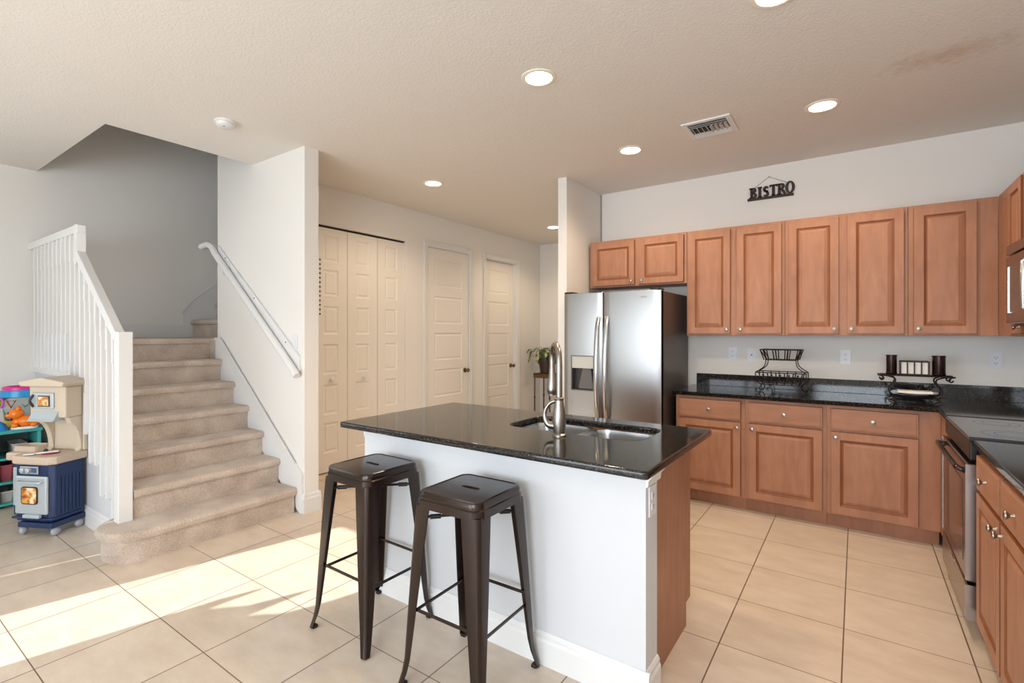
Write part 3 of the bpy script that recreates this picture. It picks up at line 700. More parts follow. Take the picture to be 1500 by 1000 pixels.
# sink
sk = thing('kitchen_sink', 'stainless double bowl undermount sink set in the island countertop', 'sink', (-1.1425, 2.2675, .88))
def bowl(x0, x1, y0, y1, depth, name='bowl'):
    bm = bmesh.new(); rings = []
    for ins, z, r in ((-.012, .0, .08), (0, -.0, .07), (.004, -.02, .07), (.010, -depth+.03, .065), (.018, -depth+.012, .06), (.036, -depth, .045), (.09, -depth-.003, .02)):
        rings.append([bm.verts.new((a, b, z)) for a, b in rrect(x0+ins, x1-ins, y0+ins, y1-ins, r, 6)])
    n = len(rings[0])
    for a, b in zip(rings, rings[1:]):
        for k in range(n): bm.faces.new((a[k], a[(k+1) % n], b[(k+1) % n], b[k]))
    bm.faces.new(rings[-1]); o = obj(name, bm, STEEL, sk, smooth=True)
    bm = bmesh.new(); lathe(bm, [(.04, 0), (.042, .003), (.03, .002), (.022, -.001)], 24, Matrix.Translation(((x0+x1)/2, (y0+y1)/2, -depth+.0))); obj('drain', bm, NICKEL, o, smooth=True)
bowl(-.352, -.012, -.172, .172, .20); bowl(.012, .352, -.172, .172, .20)
# faucet
FX, FY = -1.138, 2.018
fa = thing('kitchen_faucet', 'tall brushed nickel pull down faucet rising between the bar stool side and the island sink', 'faucet', (FX, FY, .914))
dr = Vector((-.673, .737, 0)).normalized()
bm = bmesh.new(); lathe(bm, [(.033, 0), (.033, .006), (.027, .012), (.029, .03), (.032, .06), (.029, .10), (.022, .14), (.020, .165), (.022, .168), (.022, .174), (.016, .178)], 28); obj('base', bm, NICKEL, fa, smooth=True)
pts = [Vector((0, 0, .17)), Vector((0, 0, .24)), Vector((0, 0, .33))]
R_ = .078
for k in range(1, 13):
    a = PI*k/12; pts.append(dr*(R_-R_*math.cos(a))+Vector((0, 0, .345+R_*math.sin(a))))
pts += [dr*(2*R_)+Vector((0, 0, .30))]
bm = bmesh.new(); tube(bm, pts, [.0145]*3+[.0138]*13, 16); obj('spout', bm, NICKEL, fa, smooth=True)
bm = bmesh.new(); q = dr*2*R_; lathe(bm, [(.013, .31), (.016, .30), (.015, .29), (.017, .27), (.023, .235), (.026, .20), (.025, .185), (.021, .178), (.021, .17)], 20, Matrix.Translation(q)); obj('spray_head', bm, NICKEL, fa, smooth=True)
hd = Vector((-.80, -.25, 0)).normalized()
hp = smoothp([hd*.02+Vector((0, 0, .045)), hd*.052+Vector((0, 0, .05)), hd*.068+Vector((0, 0, .08)), hd*.066+Vector((0, 0, .115)), hd*.045+Vector((0, 0, .148)), hd*.02+Vector((0, 0, .160))], 5)
bm = bmesh.new(); tube(bm, hp, [.021-.0115*min(1, k/12) if k < 12 else .0095 for k in range(len(hp))], 12); obj('lever_handle', bm, NICKEL, fa, smooth=True)

# ---------------------------------------------------------------- bar stools
def make_stool(label, loc, rz):
    t = thing('bar_stool', label, 'stool', loc, rz, 'metal bar stools at the island')
    HS = .765; hs = .154
    so = plate('seat', rrect(-hs+.008, hs-.008, -hs+.008, hs-.008, .035), [rrect(-.042, .042, -.0095, .0095, .009, 5)], HS-.0045, HS-.0015, BRONZE, t, bevel=.001)
    bm = bmesh.new()
    def ring(h, r, z): return [bm.verts.new((x, y, z)) for x, y in rrect(-h, h, -h, h, r, 6)]
    rg_ = [ring(hs-.018, .028, HS-.003), ring(hs-.010, .034, HS+.001), ring(hs-.002, .040, HS-.001), ring(hs+.002, .042, HS-.010), ring(hs+.002, .042, HS-.028), ring(hs+.006, .044, HS-.031), ring(hs+.008, .045, HS-.062), ring(hs+.004, .044, HS-.062), ring(hs-.004, .04, HS-.025)]
    n = len(rg_[0])
    for a, b in zip(rg_, rg_[1:]):
        for k in range(n): bm.faces.new((a[k], a[(k+1) % n], b[(k+1) % n], b[k]))
    obj('seat_skirt', bm, BRONZE, t, smooth=True)
    bm = bmesh.new(); tube(bm, [(x, y, HS-.003) for x, y in rrect(-.045, .045, -.0115, .0115, .011, 5)], .002, 6, closed=True); obj('grip_slot_rim', bm, BRONZE, so, smooth=True)
    for sx in (-1, 1):
        for sy in (-1, 1):
            bm = bmesh.new(); rings = []; N_ = 14
            for k in range(N_+1):
                u = k/N_; z = .005+u*(HS-.058)
                c = .200-.040*min(1, u*1.05) + .008*max(0, 1-u*7)**2
                c = .1595+(.197-.1595)*(1-u)**.9+.012*max(0, 1-u*6)**2
                wd = .028+.052*u**.85; th = .004; r = min(.02, wd*.55)
                out = [(0, wd), (0, r)]+[(r-r*math.cos(a), r-r*math.sin(a)) for a in (PI/8, PI/4, 3*PI/8)]+[(r, 0), (wd, 0)]
                inn = [(wd, th), (r+th*.4, th), (th+.004, th+.004), (th, r+th*.4), (th, wd)]
                rings.append([bm.verts.new((sx*(c-a), sy*(c-b), z)) for a, b in out+inn])
            m_ = len(rings[0])
            for a, b in zip(rings, rings[1:]):
                for k in range(m_): bm.faces.new((a[k], a[(k+1) % m_], b[(k+1) % m_], b[k]))
            bm.faces.new(rings[0]); bm.faces.new(rings[-1])
            lg = obj('leg', bm, BRONZE, t, smooth=True)
            bm = bmesh.new(); box(bm, -.013, .013, -.013, .013, 0, .014); 
            for v in bm.verts: v.co += Vector((sx*.190, sy*.190, 0))
            obj('foot_pad', bm, BLACK, lg, bevel=.003)
    zb = .305; c = .172
    for a, b in (((-c, -c), (c, -c)), ((c, -c), (c, c)), ((c, c), (-c, c)), ((-c, c), (-c, -c))):
        bm = bmesh.new(); off = 0 if a[1] == b[1] else -.03
        tube(bm, [(a[0], a[1], zb+off), (b[0], b[1], zb+off)], .0075, 8, sy=.6); obj('foot_rail', bm, BRONZE, t, smooth=True)
    for s_ in (-1, 1):
        bm = bmesh.new(); tube(bm, [(-.135, -s_*.135, HS-.108), (.135, s_*.135, HS-.108)], .006, 8)
        ball(bm, (0, 0, HS-.108), .008, 8)
        for q in (-1, 1): 
            tube(bm, [(q*.085, q*s_*.085, HS-.109), (q*.115, q*s_*.115, HS-.109)], .010, 8)
        obj('cross_brace', bm, BLACK, t, smooth=True)
    return t
make_stool('dark bronze metal bar stool standing toward the staircase end of the island', (-1.912, 1.572, 0), math.radians(-1))
stB = make_stool('dark bronze metal bar stool nearest the camera, beside the outlet end of the island', (-1.288, 1.555, 0), math.radians(1))

# ---------------------------------------------------------------- ceiling fixtures
LE = mat('lit_lamp_lens', (255, 240, 215), .5, emit=14, ecol=(255, 226, 180))
BAF = mat('lamp_baffle_white', (240, 232, 220), .4)
locs = [(-1.48, 2.39, 'recessed ceiling light straight above the island, nearest of those left of the vent'), (-.18, 3.72, 'recessed ceiling light right of the air vent'),
        (-1.47, 3.75, 'recessed ceiling light in front of the refrigerator, left of the air vent'), (-3.36, 3.49, 'recessed ceiling light in front of the bifold closet'),
        (-3.40, 5.87, 'recessed ceiling light farthest back, deep in the hallway'), (-.285, 2.375, 'recessed ceiling light cut by the top edge of the picture')]
lt0 = None
for x, y, lb in locs:
    if lt0 is None:
        lt0 = thing('recessed_light', lb, 'ceiling light', (x, y, CZ), 0, 'recessed ceiling lights')
        bm = bmesh.new(); lathe(bm, [(.074, -.001), (.076, -.006), (.088, -.008), (.098, -.004), (.099, 0)], 36, caps=False); obj('trim_ring', bm, BAF, lt0, smooth=True)
        bm = bmesh.new(); lathe(bm, [(.0, -.009), (.03, -.0085), (.055, -.007), (.0745, -.003)], 32, caps=False); obj('lens', bm, LE, lt0, smooth=True)
    else: copy_tree(lt0, (x, y, CZ), 0, lb)
for x, y, lb in locs:
    e = 27 if y < 5 else 26
    lamp('downlight_glow', 'SPOT', (x, y, CZ-.02), e, (1, .80, .58), (0, 0, 0), spot_size=math.radians(150), spot_blend=.6, shadow_soft_size=.07)

vn = thing('ceiling_vent', 'white square air supply vent in the ceiling between two recessed lights', 'vent', (-.845, 3.65, CZ))
obj('frame', B((-.16, .16, -.16, -.125, -.012, 0), (-.16, .16, .125, .16, -.012, 0), (-.16, -.125, -.125, .125, -.012, 0), (.125, .16, -.125, .125, -.012, 0)), WHITE, vn, bevel=.003)
obj('duct_backing', B((-.125, .125, -.125, .125, -.002, -.001)), mat('duct_dark', (70, 66, 66), .6), vn)
VG = mat('vent_louver_metal', (206, 204, 202), .4)
for k, y in enumerate((-.10, -.07, .075, .105)):
    obj('louver', B((-.124, .124, -.014, .014, -.0009, .0009)), VG, vn, loc=(0, y, -.010)).rotation_euler = (math.radians(35 if y < 0 else -35), 0, 0)
for k in range(8):
    obj('louver', B((-.012, .012, -.052, .058, -.0009, .0009)), VG, vn, loc=(-.11+.031*k, 0, -.010)).rotation_euler = (0, math.radians(50 if k < 4 else -50), 0)
sd = thing('smoke_detector', 'round white smoke detector on the ceiling near the stairwell opening', 'smoke detector', (-3.55, 1.66, CZ))
bm = bmesh.new(); lathe(bm, [(.068, 0), (.068, -.010), (.062, -.014)], 32); obj('base', bm, WHITE, sd, smooth=True)
bm = bmesh.new(); lathe(bm, [(.060, -.014), (.058, -.030), (.045, -.040), (.002, -.042)], 32); obj('cover', bm, WHITE, sd, smooth=True)
bm = bmesh.new(); ball(bm, (.02, -.02, -.041), .004, 8); obj('indicator', bm, BLACK, sd)

# ---------------------------------------------------------------- BISTRO sign
sg = thing('bistro_sign', 'dark metal sign of letters reading BISTRO hung above the wall cabinets', 'sign', (-.617, YK-.012, 2.565))
SG = mat('dark_brown_sign_metal', (62, 42, 36), .5, .4)
def letter(ch, x, zb, h, wd):
    """slab serif capitals from strokes"""
    bm = bmesh.new(); t = .0112; y0, y1 = -.006, .006
    def bar(ax, az, bx_, bz, hw=t):
        d = Vector((bx_-ax, bz-az)).normalized(); nx, nz = -d.y*hw, d.x*hw
        prism(bm, [(ax+nx, az+nz), (bx_+nx, bz+nz), (bx_-nx, bz-nz), (ax-nx, az-nz)], y0, y1, 'y')
    def arcs(cx, cz, rx, rz_, a0, a1, n=12, th=t):
        O = [(cx+(rx)*math.cos(a0+(a1-a0)*k/n), cz+rz_*math.sin(a0+(a1-a0)*k/n)) for k in range(n+1)]
        I = [(cx+(rx-2*th)*math.cos(a0+(a1-a0)*k/n), cz+(rz_-1.2*th)*math.sin(a0+(a1-a0)*k/n)) for k in range(n+1)]
        for k in range(n): prism(bm, [O[k], O[k+1], I[k+1], I[k]], y0, y1, 'y')
    zt = zb+h; m_ = t*.45
    if ch in 'BR':
        bar(x+t*1.2, zb, x+t*1.2, zt); bar(x-t*.6, zt-m_, x+wd*.5, zt-m_, m_)
        if ch == 'B': bar(x-t*.6, zb+m_, x+wd*.5, zb+m_, m_)
        else: bar(x-t*.6, zb+m_, x+t*3, zb+m_, m_)
        bar(x+t, zb+h*.52, x+wd*.5, zb+h*.52, m_)
        arcs(x+wd*.5, zb+h*.755, wd*.42, h*.25, PI/2, -PI/2)
        if ch == 'B': arcs(x+wd*.5, zb+h*.26, wd*.5, h*.265, PI/2, -PI/2)
        else: bar(x+wd*.5, zb+h*.52, x+wd*.98, zb+t*.3, t*.9)
    if ch == 'I':
        bar(x+wd/2, zb, x+wd/2, zt); bar(x, zt-m_, x+wd, zt-m_, m_); bar(x, zb+m_, x+wd, zb+m_, m_)
    if ch == 'T':
        bar(x+wd/2, zb, x+wd/2, zt); bar(x, zt-m_*1.2, x+wd, zt-m_*1.2, m_*1.2); bar(x+wd*.25, zb+m_, x+wd*.75, zb+m_, m_)
        bar(x+t*.4, zt, x+t*.4, zt-h*.2, t*.4); bar(x+wd-t*.4, zt, x+wd-t*.4, zt-h*.2, t*.4)
    if ch == 'S':
        arcs(x+wd*.5, zb+h*.74, wd*.46, h*.26, .3, PI*1.35); arcs(x+wd*.5, zb+h*.27, wd*.48, h*.27, PI*.55, -PI*.86)
        bar(x+wd*.22, zb+h*.62, x+wd*.78, zb+h*.44, t*.9)
    if ch == 'O': arcs(x+wd*.5, zb+h*.5, wd*.5, h*.52, 0, 2*PI, 28)
    o = obj('letter', bm, SG, sg)
    return o
xs_ = -.155
for ch, wd, gap, zz, hh in (('B', .056, .004, .0, .092), ('I', .036, .004, 0, .092), ('S', .052, .002, 0, .092), ('T', .060, .001, 0, .096), ('R', .060, -.002, 0, .096), ('O', .072, 0, .002, .102)):
    letter(ch, xs_, .008+zz, hh, wd); xs_ += wd+gap
obj('base_bar', B((-.175, .182, -.007, .007, -.012, .01)), SG, sg, bevel=.002)
bm = bmesh.new(); tube(bm, [(-.13, 0, .09), (-.005, .0, .178), (.14, 0, .10)], .0016, 6); obj('hanging_wire', bm, SG, sg)
bm = bmesh.new(); tube(bm, [(-.005, .012, .177), (-.005, -.006, .177)], .003, 8); obj('nail', bm, SG, sg)

# ---------------------------------------------------------------- wire basket stand
wr = thing('wire_basket_stand', 'black wrought iron hourglass wire basket stand on the granite counter', 'wire rack', (-.49, 4.46, .9145))
def wire(name, lists, r=.0032, par=None, closed=False, m=IRON):
    bm = bmesh.new()
    for l in lists: tube(bm, l, r, 7, closed=closed)
    return obj(name, bm, m, par or wr, smooth=True)
def rr3(hx, hy, z): return [(-hx, -hy, z), (hx, -hy, z), (hx, hy, z), (-hx, hy, z)]
wire('top_rim', [rr3(.145, .09, .345)], .004, closed=True); wire('middle_rim', [rr3(.105, .065, .265)], .004, closed=True)
wire('lower_rim', [rr3(.175, .10, .165)], .004, closed=True); wire('base_rim', [rr3(.14, .08, .07)], .004, closed=True)
for sx in (-1, 1):
    for sy in (-1, 1):
        wire('curved_upright', [smoothp([(sx*.145, sy*.09, .345), (sx*.117, sy*.074, .30), (sx*.105, sy*.065, .262), (sx*.118, sy*.075, .21), (sx*.175, sy*.10, .165)], 5)], .0036)
        wire('scroll_foot', [smoothp([(sx*.175, sy*.10, .165), (sx*.17, sy*.098, .10), (sx*.14, sy*.08, .07), (sx*.135, sy*.08, .03), (sx*.155, sy*.09, .008), (sx*.175, sy*.09, .02), (sx*.165, sy*.09, .04)], 5)], .004)
bars = []
for k in range(4):
    x = -.11+.073*k
    for dx in (0, .02): bars.append([(x*1.2+dx-.01, -.09, .345), (x+dx*.8-.008, -.065, .265)]); bars.append([(x*1.2+dx-.01, .09, .345), (x+dx*.8-.008, .065, .265)])
for k in range(9):
    x = -.095+.024*k; bars.append([(x, -.065, .265), (x, .065, .265)])
wire('upper_slats', bars[:16], .0042); wire('upper_tray_wires', bars[16:], .0015)
low = []
for k in range(6):
    x = -.15+.06*k
    for s_ in (-1, 1): low.append([(x, s_*.10, .165), (x*.93, s_*.09, .11), (x*.85, s_*.08, .07)])
wire('lower_slats_front', low[0::2], .0042); wire('lower_slats_back', low[1::2], .0042)
wire('finials', [[(-.12+.06*k, -.10, .14), (-.12+.06*k, -.102, .152)] for k in range(5)], .007)
wire('lower_tray_wires', [[(-.13+.026*k, -.08, .07), (-.13+.026*k, .08, .07)] for k in range(11)], .0016)

# ---------------------------------------------------------------- two tier shelf stand
ss = thing('scrolled_shelf_stand', 'dark wrought iron two tier stand with scrolled ends on the corner counter', 'shelf stand', (.335, 4.49, .9145))
S_ = .005
wire('top_shelf', [[(-.20, y, .178), (.20, y, .178)] for y in (-.07, -.035, 0, .035, .07)]+[[(x, -.07, .178), (x, .07, .178)] for x in (-.2, -.1, 0, .1, .2)], .0042, ss)
for sx in (-1, 1):
    for y in (-.06, .06):
        wire('scroll_leg', [smoothp([(sx*.20, y, .155), (sx*.188, y, .143), (sx*.176, y, .155), (sx*.188, y, .172), (sx*.21, y, .178), (sx*.15, y, .172), (sx*.112, y, .155), (sx*.115, y, .125), (sx*.14, y, .09), (sx*.14, y, .05), (sx*.10, y, .028), (0, y, .026)], 5)], S_, ss)
        wire('foot', [[(sx*.09, y, .028), (sx*.15, y*1.15, .0045)]], S_*.8, ss)
wire('lower_ring', [[(.12*math.cos(a), .085*math.sin(a), .036) for a in [2*PI*k/24 for k in range(24)]]], .003, ss, closed=True)
pl = thing('serving_plate', 'white plate lying on the lower tier of the scrolled stand', 'plate', (.335, 4.49, .955))
bm = bmesh.new(); lathe(bm, [(.06, 0), (.07, .002), (.115, .016), (.128, .02), (.128, .0225), (.11, .021), (.068, .008), (.001, .007)], 40); obj('dish', bm, mat('white_ceramic', (240, 238, 236), .15), pl, smooth=True)
nb = obj('napkin_stack', B((-.095, .095, -.06, .06, 0, .018)), mat('white_paper', (236, 230, 224), .8), bevel=.002); nb.location = (.335, 4.49, .9675)
tag(nb, 'flat stack of white paper lying on the white plate', 'napkins')
def canister(x, r, label):
    t = thing('canister', label, 'canister', (x, 4.485, .9145+.1835), 0)
    bm = bmesh.new(); lathe(bm, [(r*.96, 0), (r, .004), (r, .128), (r+.003, .131), (r+.003, .137), (r-.003, .137), (r-.004, .02), (.001, .018)], 32); obj('cup', bm, mat('dark_brown_metal', (48, 30, 30), .25, .5), t, smooth=True)
    bm = bmesh.new(); lathe(bm, [(r+.0015, .006), (r+.0035, .010), (r+.0015, .014)], 32, caps=False); obj('foot_band', bm, IRON, t, smooth=True)
canister(.205, .031, 'dark brown metal canister at the left end of the scrolled stand')
canister(.465, .036, 'dark brown metal canister at the right end of the scrolled stand')
nh = thing('napkin_holder', 'dark slatted metal holder between the two canisters', 'holder', (.332, 4.49, .9145+.1835))
hx_ = .082
obj('rails', B((-hx_, hx_, -.045, -.040, .088, .098), (-hx_, hx_, .04, .045, .088, .098), (-hx_, hx_, -.045, -.040, 0, .008), (-hx_, hx_, .04, .045, 0, .008), (-hx_, -hx_+.004, -.045, .045, .0, .098), (hx_-.004, hx_, -.045, .045, .0, .098)), IRON, nh, bevel=.001)
for k in range(5):
    x = -hx_+.004+k*.0385
    obj('slat', B((x-.0035, x+.0035, -.046, -.041, .004, .092)), IRON, nh)
obj('floor_plate', B((-hx_, hx_, -.04, .04, 0, .003)), IRON, nh)
for k in range(4):
    x = -.06+.0385*k
    o = obj('packet', B((-.0155, .0155, -.03, .03, 0, .083)), mat('white_paper', (236, 230, 224), .8), bevel=.002); o.location = (.332+x+.002, 4.487, .9145+.187)
    tag(o, 'white upright packet seen between the slats of the dark metal holder', 'packet', 'white packets in the slatted holder')

# ---------------------------------------------------------------- plant and its stand
ps = thing('plant_stand', 'small antique metal plant stand in the far hallway corner', 'plant stand', (-3.98, 6.66, 0))
AB = mat('antique_stand_metal', (96, 74, 54), .5, .5, var=.3, vscale=40)
obj('top', B((-.15, .15, -.15, .15, .755, .770), (-.15, .15, -.15, -.143, .70, .757), (-.15, .15, .143, .15, .70, .757), (-.15, -.143, -.15, .15, .70, .757), (.143, .15, -.15, .15, .70, .757)), AB, ps, bevel=.002)
bm = bmesh.new()
for k in range(5): 
    cx = -.11+.055*k; tube(bm, [(cx+.02*math.cos(a), -.153, .728+.014*math.sin(a)) for a in [2*PI*j/10 for j in range(10)]], .003, 6, closed=True)
obj('scroll_trim', bm, mat('stand_gold_trim', (150, 120, 84), .4, .6), ps, smooth=True)
for x in (-.135, .135):
    for y in (-.135, .135):
        bm = bmesh.new(); lathe(bm, [(.010, 0), (.010, .38), (.015, .39), (.015, .41), (.010, .42), (.010, .71)], 12, Matrix.Translation((x, y, 0))); obj('leg', bm, AB, ps, smooth=True)
pp = thing('potted_plant', 'green and white leafed plant in a dark pot on the hallway stand', 'plant', (-3.99, 6.66, .7705))
bm = bmesh.new(); lathe(bm, [(.085, 0), (.09, .004), (.118, .19), (.128, .192), (.132, .23), (.122, .232), (.112, .20), (.001, .20)], 32); obj('pot', bm, mat('dark_brown_pot', (58, 44, 36), .45), pp, smooth=True)
bm = bmesh.new(); lathe(bm, [(.112, .205), (.06, .212), (.001, .21)], 20, caps=False); obj('soil', bm, mat('soil', (50, 36, 28), .9, bump=.5), pp)
def leafmat(n, a, b_):
    m = mat(n, a, .4); N = m.node_tree.nodes; L_ = m.node_tree.links; tc = N.new('ShaderNodeTexCoord'); no = N.new('ShaderNodeTexNoise'); no.inputs['Scale'].default_value = 26
    L_.new(tc.outputs['Object'], no.inputs['Vector']); r = N.new('ShaderNodeValToRGB'); r.color_ramp.elements[0].position = .48; r.color_ramp.elements[1].position = .56
    r.color_ramp.elements[0].color = (*s2l(a), 1); r.color_ramp.elements[1].color = (*s2l(b_), 1); L_.new(no.outputs['Fac'], r.inputs[0]); L_.new(r.outputs[0], N['Principled BSDF'].inputs['Base Color']); return m
LM = leafmat('variegated_leaf', (62, 84, 40), (188, 184, 136)); LG = mat('green_leaf', (56, 80, 36), .4, var=.3, vscale=20)
random.seed(4)
for k in range(30):
    a = 2*PI*k/30*2.4+random.uniform(-.2, .2); out = random.uniform(.05, .21); up = random.uniform(.10, .20) if k % 3 else random.uniform(.02, .1)
    st0 = Vector((.03*math.cos(a), .03*math.sin(a), .205)); d = Vector((math.cos(a), math.sin(a), 0)); mid = st0+d*out*.5+Vector((0, 0, up)); tip0 = st0+d*out+Vector((0, 0, up*.85))
    bm = bmesh.new(); path = smoothp([st0, mid, tip0], 4); tube(bm, path, .0025, 5)
    side = d.cross(Vector((0, 0, 1))); Ln = random.uniform(.09, .13); Wd = Ln*.36; prev = None
    for j in range(8):
        u = j/7; wv = Wd*math.sin(PI*min(1, u*.93+.05))**.8; c = tip0+d*Ln*u*.75+Vector((0, 0, .02*math.sin(PI*u)-.10*u*u))
        row = [bm.verts.new(c-side*wv+Vector((0, 0, wv*.25))), bm.verts.new(c), bm.verts.new(c+side*wv+Vector((0, 0, wv*.25)))]
        if prev:
            for q in (0, 1): bm.faces.new((prev[q], prev[q+1], row[q+1], row[q]))
        prev = row
    o = obj('leaf', bm, LM if k % 2 else LG, pp, smooth=True); sm = o.modifiers.new('thick', 'SOLIDIFY'); sm.thickness = .001

# ---------------------------------------------------------------- toys
TEAL = mat('teal_plastic', (70, 168, 162), .4); NAVY = mat('navy_plastic', (24, 46, 86), .38); TAN = mat('tan_plastic', (202, 180, 158), .5)
BEIGE = mat('beige_plastic', (206, 190, 168), .45); SILV = mat('silver_plastic', (184, 192, 196), .32, .25); OR = mat('orange_plastic', (246, 128, 22), .25)
sh = thing('toy_shelf', 'teal open plastic toy shelf standing against the left wall', 'shelf', (-5.53, 0, 0))
x0, x1, y0, y1, zt = -.34, 0, .20, 1.13, .617
obj('top_board', B((x0, x1+.01, y0-.01, y1+.01, zt-.028, zt)), TEAL, sh, bevel=.006)
for y in (y0, .86, y1-.022): obj('side_panel', B((x0, x1, y, y+.022, 0, zt-.028)), TEAL, sh, bevel=.003)
obj('back_panel', B((x0, x0+.01, y0+.022, y1-.022, .0, zt-.028)), mat('shelf_back_grey', (150, 150, 150), .6), sh)
for z in (.02, .19, .38): obj('shelf_board', B((x0+.01, x1-.004, y0+.022, y1-.022, z, z+.018)), TEAL, sh, bevel=.002)
for (y, z, h, c, lb) in ((.925, .209, .13, (176, 80, 92), 'red toy bin inside the teal toy shelf'), (1.00, .399, .10, (180, 176, 168), 'pale grey toy bin on the upper tier of the teal toy shelf'), (.93, .039, .09, (196, 190, 184), 'white toy bin on the bottom tier of the teal toy shelf')):
    bm = bmesh.new(); rings = []
    for s_, zz in ((.8, 0), (1, h), (1.06, h), (1.06, h-.008), (.96, h-.004), (.78, .006)):
        rings.append([bm.verts.new((a*s_, b*s_, zz)) for a, b in rrect(-.11, .11, -.045, .045, .02, 4)])
    for a, b in zip(rings, rings[1:]):
        for k in range(len(a)): bm.faces.new((a[k], a[(k+1) % len(a)], b[(k+1) % len(a)], b[k]))
    bm.faces.new(rings[0]); bm.faces.new(rings[-1])
    o = obj('toy_bin', bm, mat('bin_%d' % int(z*1000), c, .4), smooth=True, loc=(-5.68, y+.01, z-.0005)); tag(o, lb, 'bin')

YAW_T = math.radians(27)
tk = thing('toy_kitchen', 'blue and tan plastic toy kitchen with oven, microwave and hood beside the stairs', 'toy', (-4.50, .975, 0), YAW_T)
def food(name, c1, c2, sc):
    m = mat(name, c1, .3); N = m.node_tree.nodes; L_ = m.node_tree.links; tc = N.new('ShaderNodeTexCoord'); no = N.new('ShaderNodeTexNoise'); no.inputs['Scale'].default_value = sc; no.inputs['Distortion'].default_value = 1.5
    L_.new(tc.outputs['Object'], no.inputs['Vector']); r = N.new('ShaderNodeValToRGB'); e = r.color_ramp.elements; e[0].position = .35; e[1].position = .62; e[0].color = (*s2l(c1), 1); e[1].color = (*s2l(c2), 1)
    q = e.new(.5); q.color = (*s2l((216, 150, 70)), 1); L_.new(no.outputs['Fac'], r.inputs[0]); L_.new(r.outputs[0], N['Principled BSDF'].inputs['Base Color']); return m
FOOD = food('oven_window_sticker', (150, 70, 30), (240, 222, 180), 14); DARKF = mat('dark_frame_plastic', (52, 36, 30), .4)
W_ = .285
cab = [(-W_, .0), (-.03, .0), (.0, .025), (.0, .22), (-.43, .22), (-.43, .09), (-W_-.03, .09), (-W_-.03, .03)]
bm = bmesh.new(); prism(bm, cab, .10, .49); obj('cabinet_body', bm, NAVY, tk, bevel=.008)
obj('plinth', B((-W_+.03, .015, -.018, .225, .062, .098), (-W_-.03, .01, -.010, .20, .115, .13)), NAVY, tk, bevel=.005)
for y in (.03, .09, .15, .21): pass
bm = bmesh.new()
for k in range(7): box(bm, .0, .0045, .035+.025*k, .053+.025*k, .14, .40)
obj('side_ribs', bm, NAVY, tk, bevel=.002)
cnt = [(-W_-.015, -.018), (-.025, -.022), (.018, .015), (.020, .235), (-.46, .235), (-.46, .06), (-W_-.05, .06), (-W_-.045, .015)]
bm = bmesh.new(); prism(bm, cnt, .49, .548); obj('counter', bm, TAN, tk, bevel=.014)
od = obj('oven_door', B((-W_+.012, -.02, -.022, -.001, .155, .415)), SILV, tk, bevel=.010)
bm = bmesh.new(); prism(bm, rrect(-.215, -.085, .225, .345, .02), -.027, -.021, 'y'); obj('window_frame', bm, DARKF, od)
bm = bmesh.new(); prism(bm, rrect(-.207, -.093, .232, .338, .016), -.029, -.026, 'y'); obj('window_picture', bm, FOOD, od)
bm = bmesh.new(); tube(bm, smoothp([(-.235, -.02, .385), (-.225, -.042, .378), (-.14, -.046, .378), (-.06, -.042, .378), (-.05, -.02, .385)], 4), .008, 8); obj('handle', bm, SILV, od, smooth=True)
obj('lower_handle', B((-.19, -.06, -.04, -.015, .135, .158)), SILV, tk, bevel=.005)
cp = obj('control_panel', B((-.245, -.10, -.012, -.0, .425, .478)), mat('control_silver', (170, 176, 180), .25, .6), tk, bevel=.004)
for x in (-.22, -.175):
    bm = bmesh.new(); lathe(bm, [(.018, 0), (.017, .010), (.010, .014), (.001, .014)], 16, Matrix.Translation((x, -.012, .452)) @ Matrix.Rotation(PI/2, 4, 'X')); obj('dial', bm, SILV, cp, smooth=True)
obj('display', B((-.15, -.112, -.014, -.011, .44, .468)), mat('toy_display_blue', (60, 90, 130), .3), cp)
obj('side_door', B((-.42, -.325, .078, .0895, .17, .44)), SILV, tk, bevel=.006)
for x, y in ((-.25, .02), (-.01, .03), (-.01, .19), (-.40, .19)):
    bm = bmesh.new(); ball(bm, (x, y, .030), .030, 14, (.7, 1, 1)); obj('caster', bm, mat('grey_wheel', (170, 172, 176), .5), tk, smooth=True)
# burner, sink recess
bm = bmesh.new(); lathe(bm, [(.05, .548), (.05, .553), (.042, .556), (.036, .552), (.024, .556), (.016, .552), (.001, .556)], 28, Matrix.Translation((-.115, .085, 0))); obj('burner', bm, mat('red_burner', (150, 44, 52), .4), tk, smooth=True)
bm = bmesh.new(); rings = []
for ins, z in ((0, .549), (.004, .585), (.016, .588), (.022, .565), (.03, .552)): rings.append([bm.verts.new((a, b, z)) for a, b in rrect(-.45+ins, -.26-ins, .09+ins, .225-ins, .03, 4)])
for a, b in zip(rings, rings[1:]):
    for k in range(len(a)): bm.faces.new((a[k], a[(k+1) % len(a)], b[(k+1) % len(a)], b[k]))
bm.faces.new(rings[-1]); obj('sink_basin', bm, TAN, tk, smooth=True)
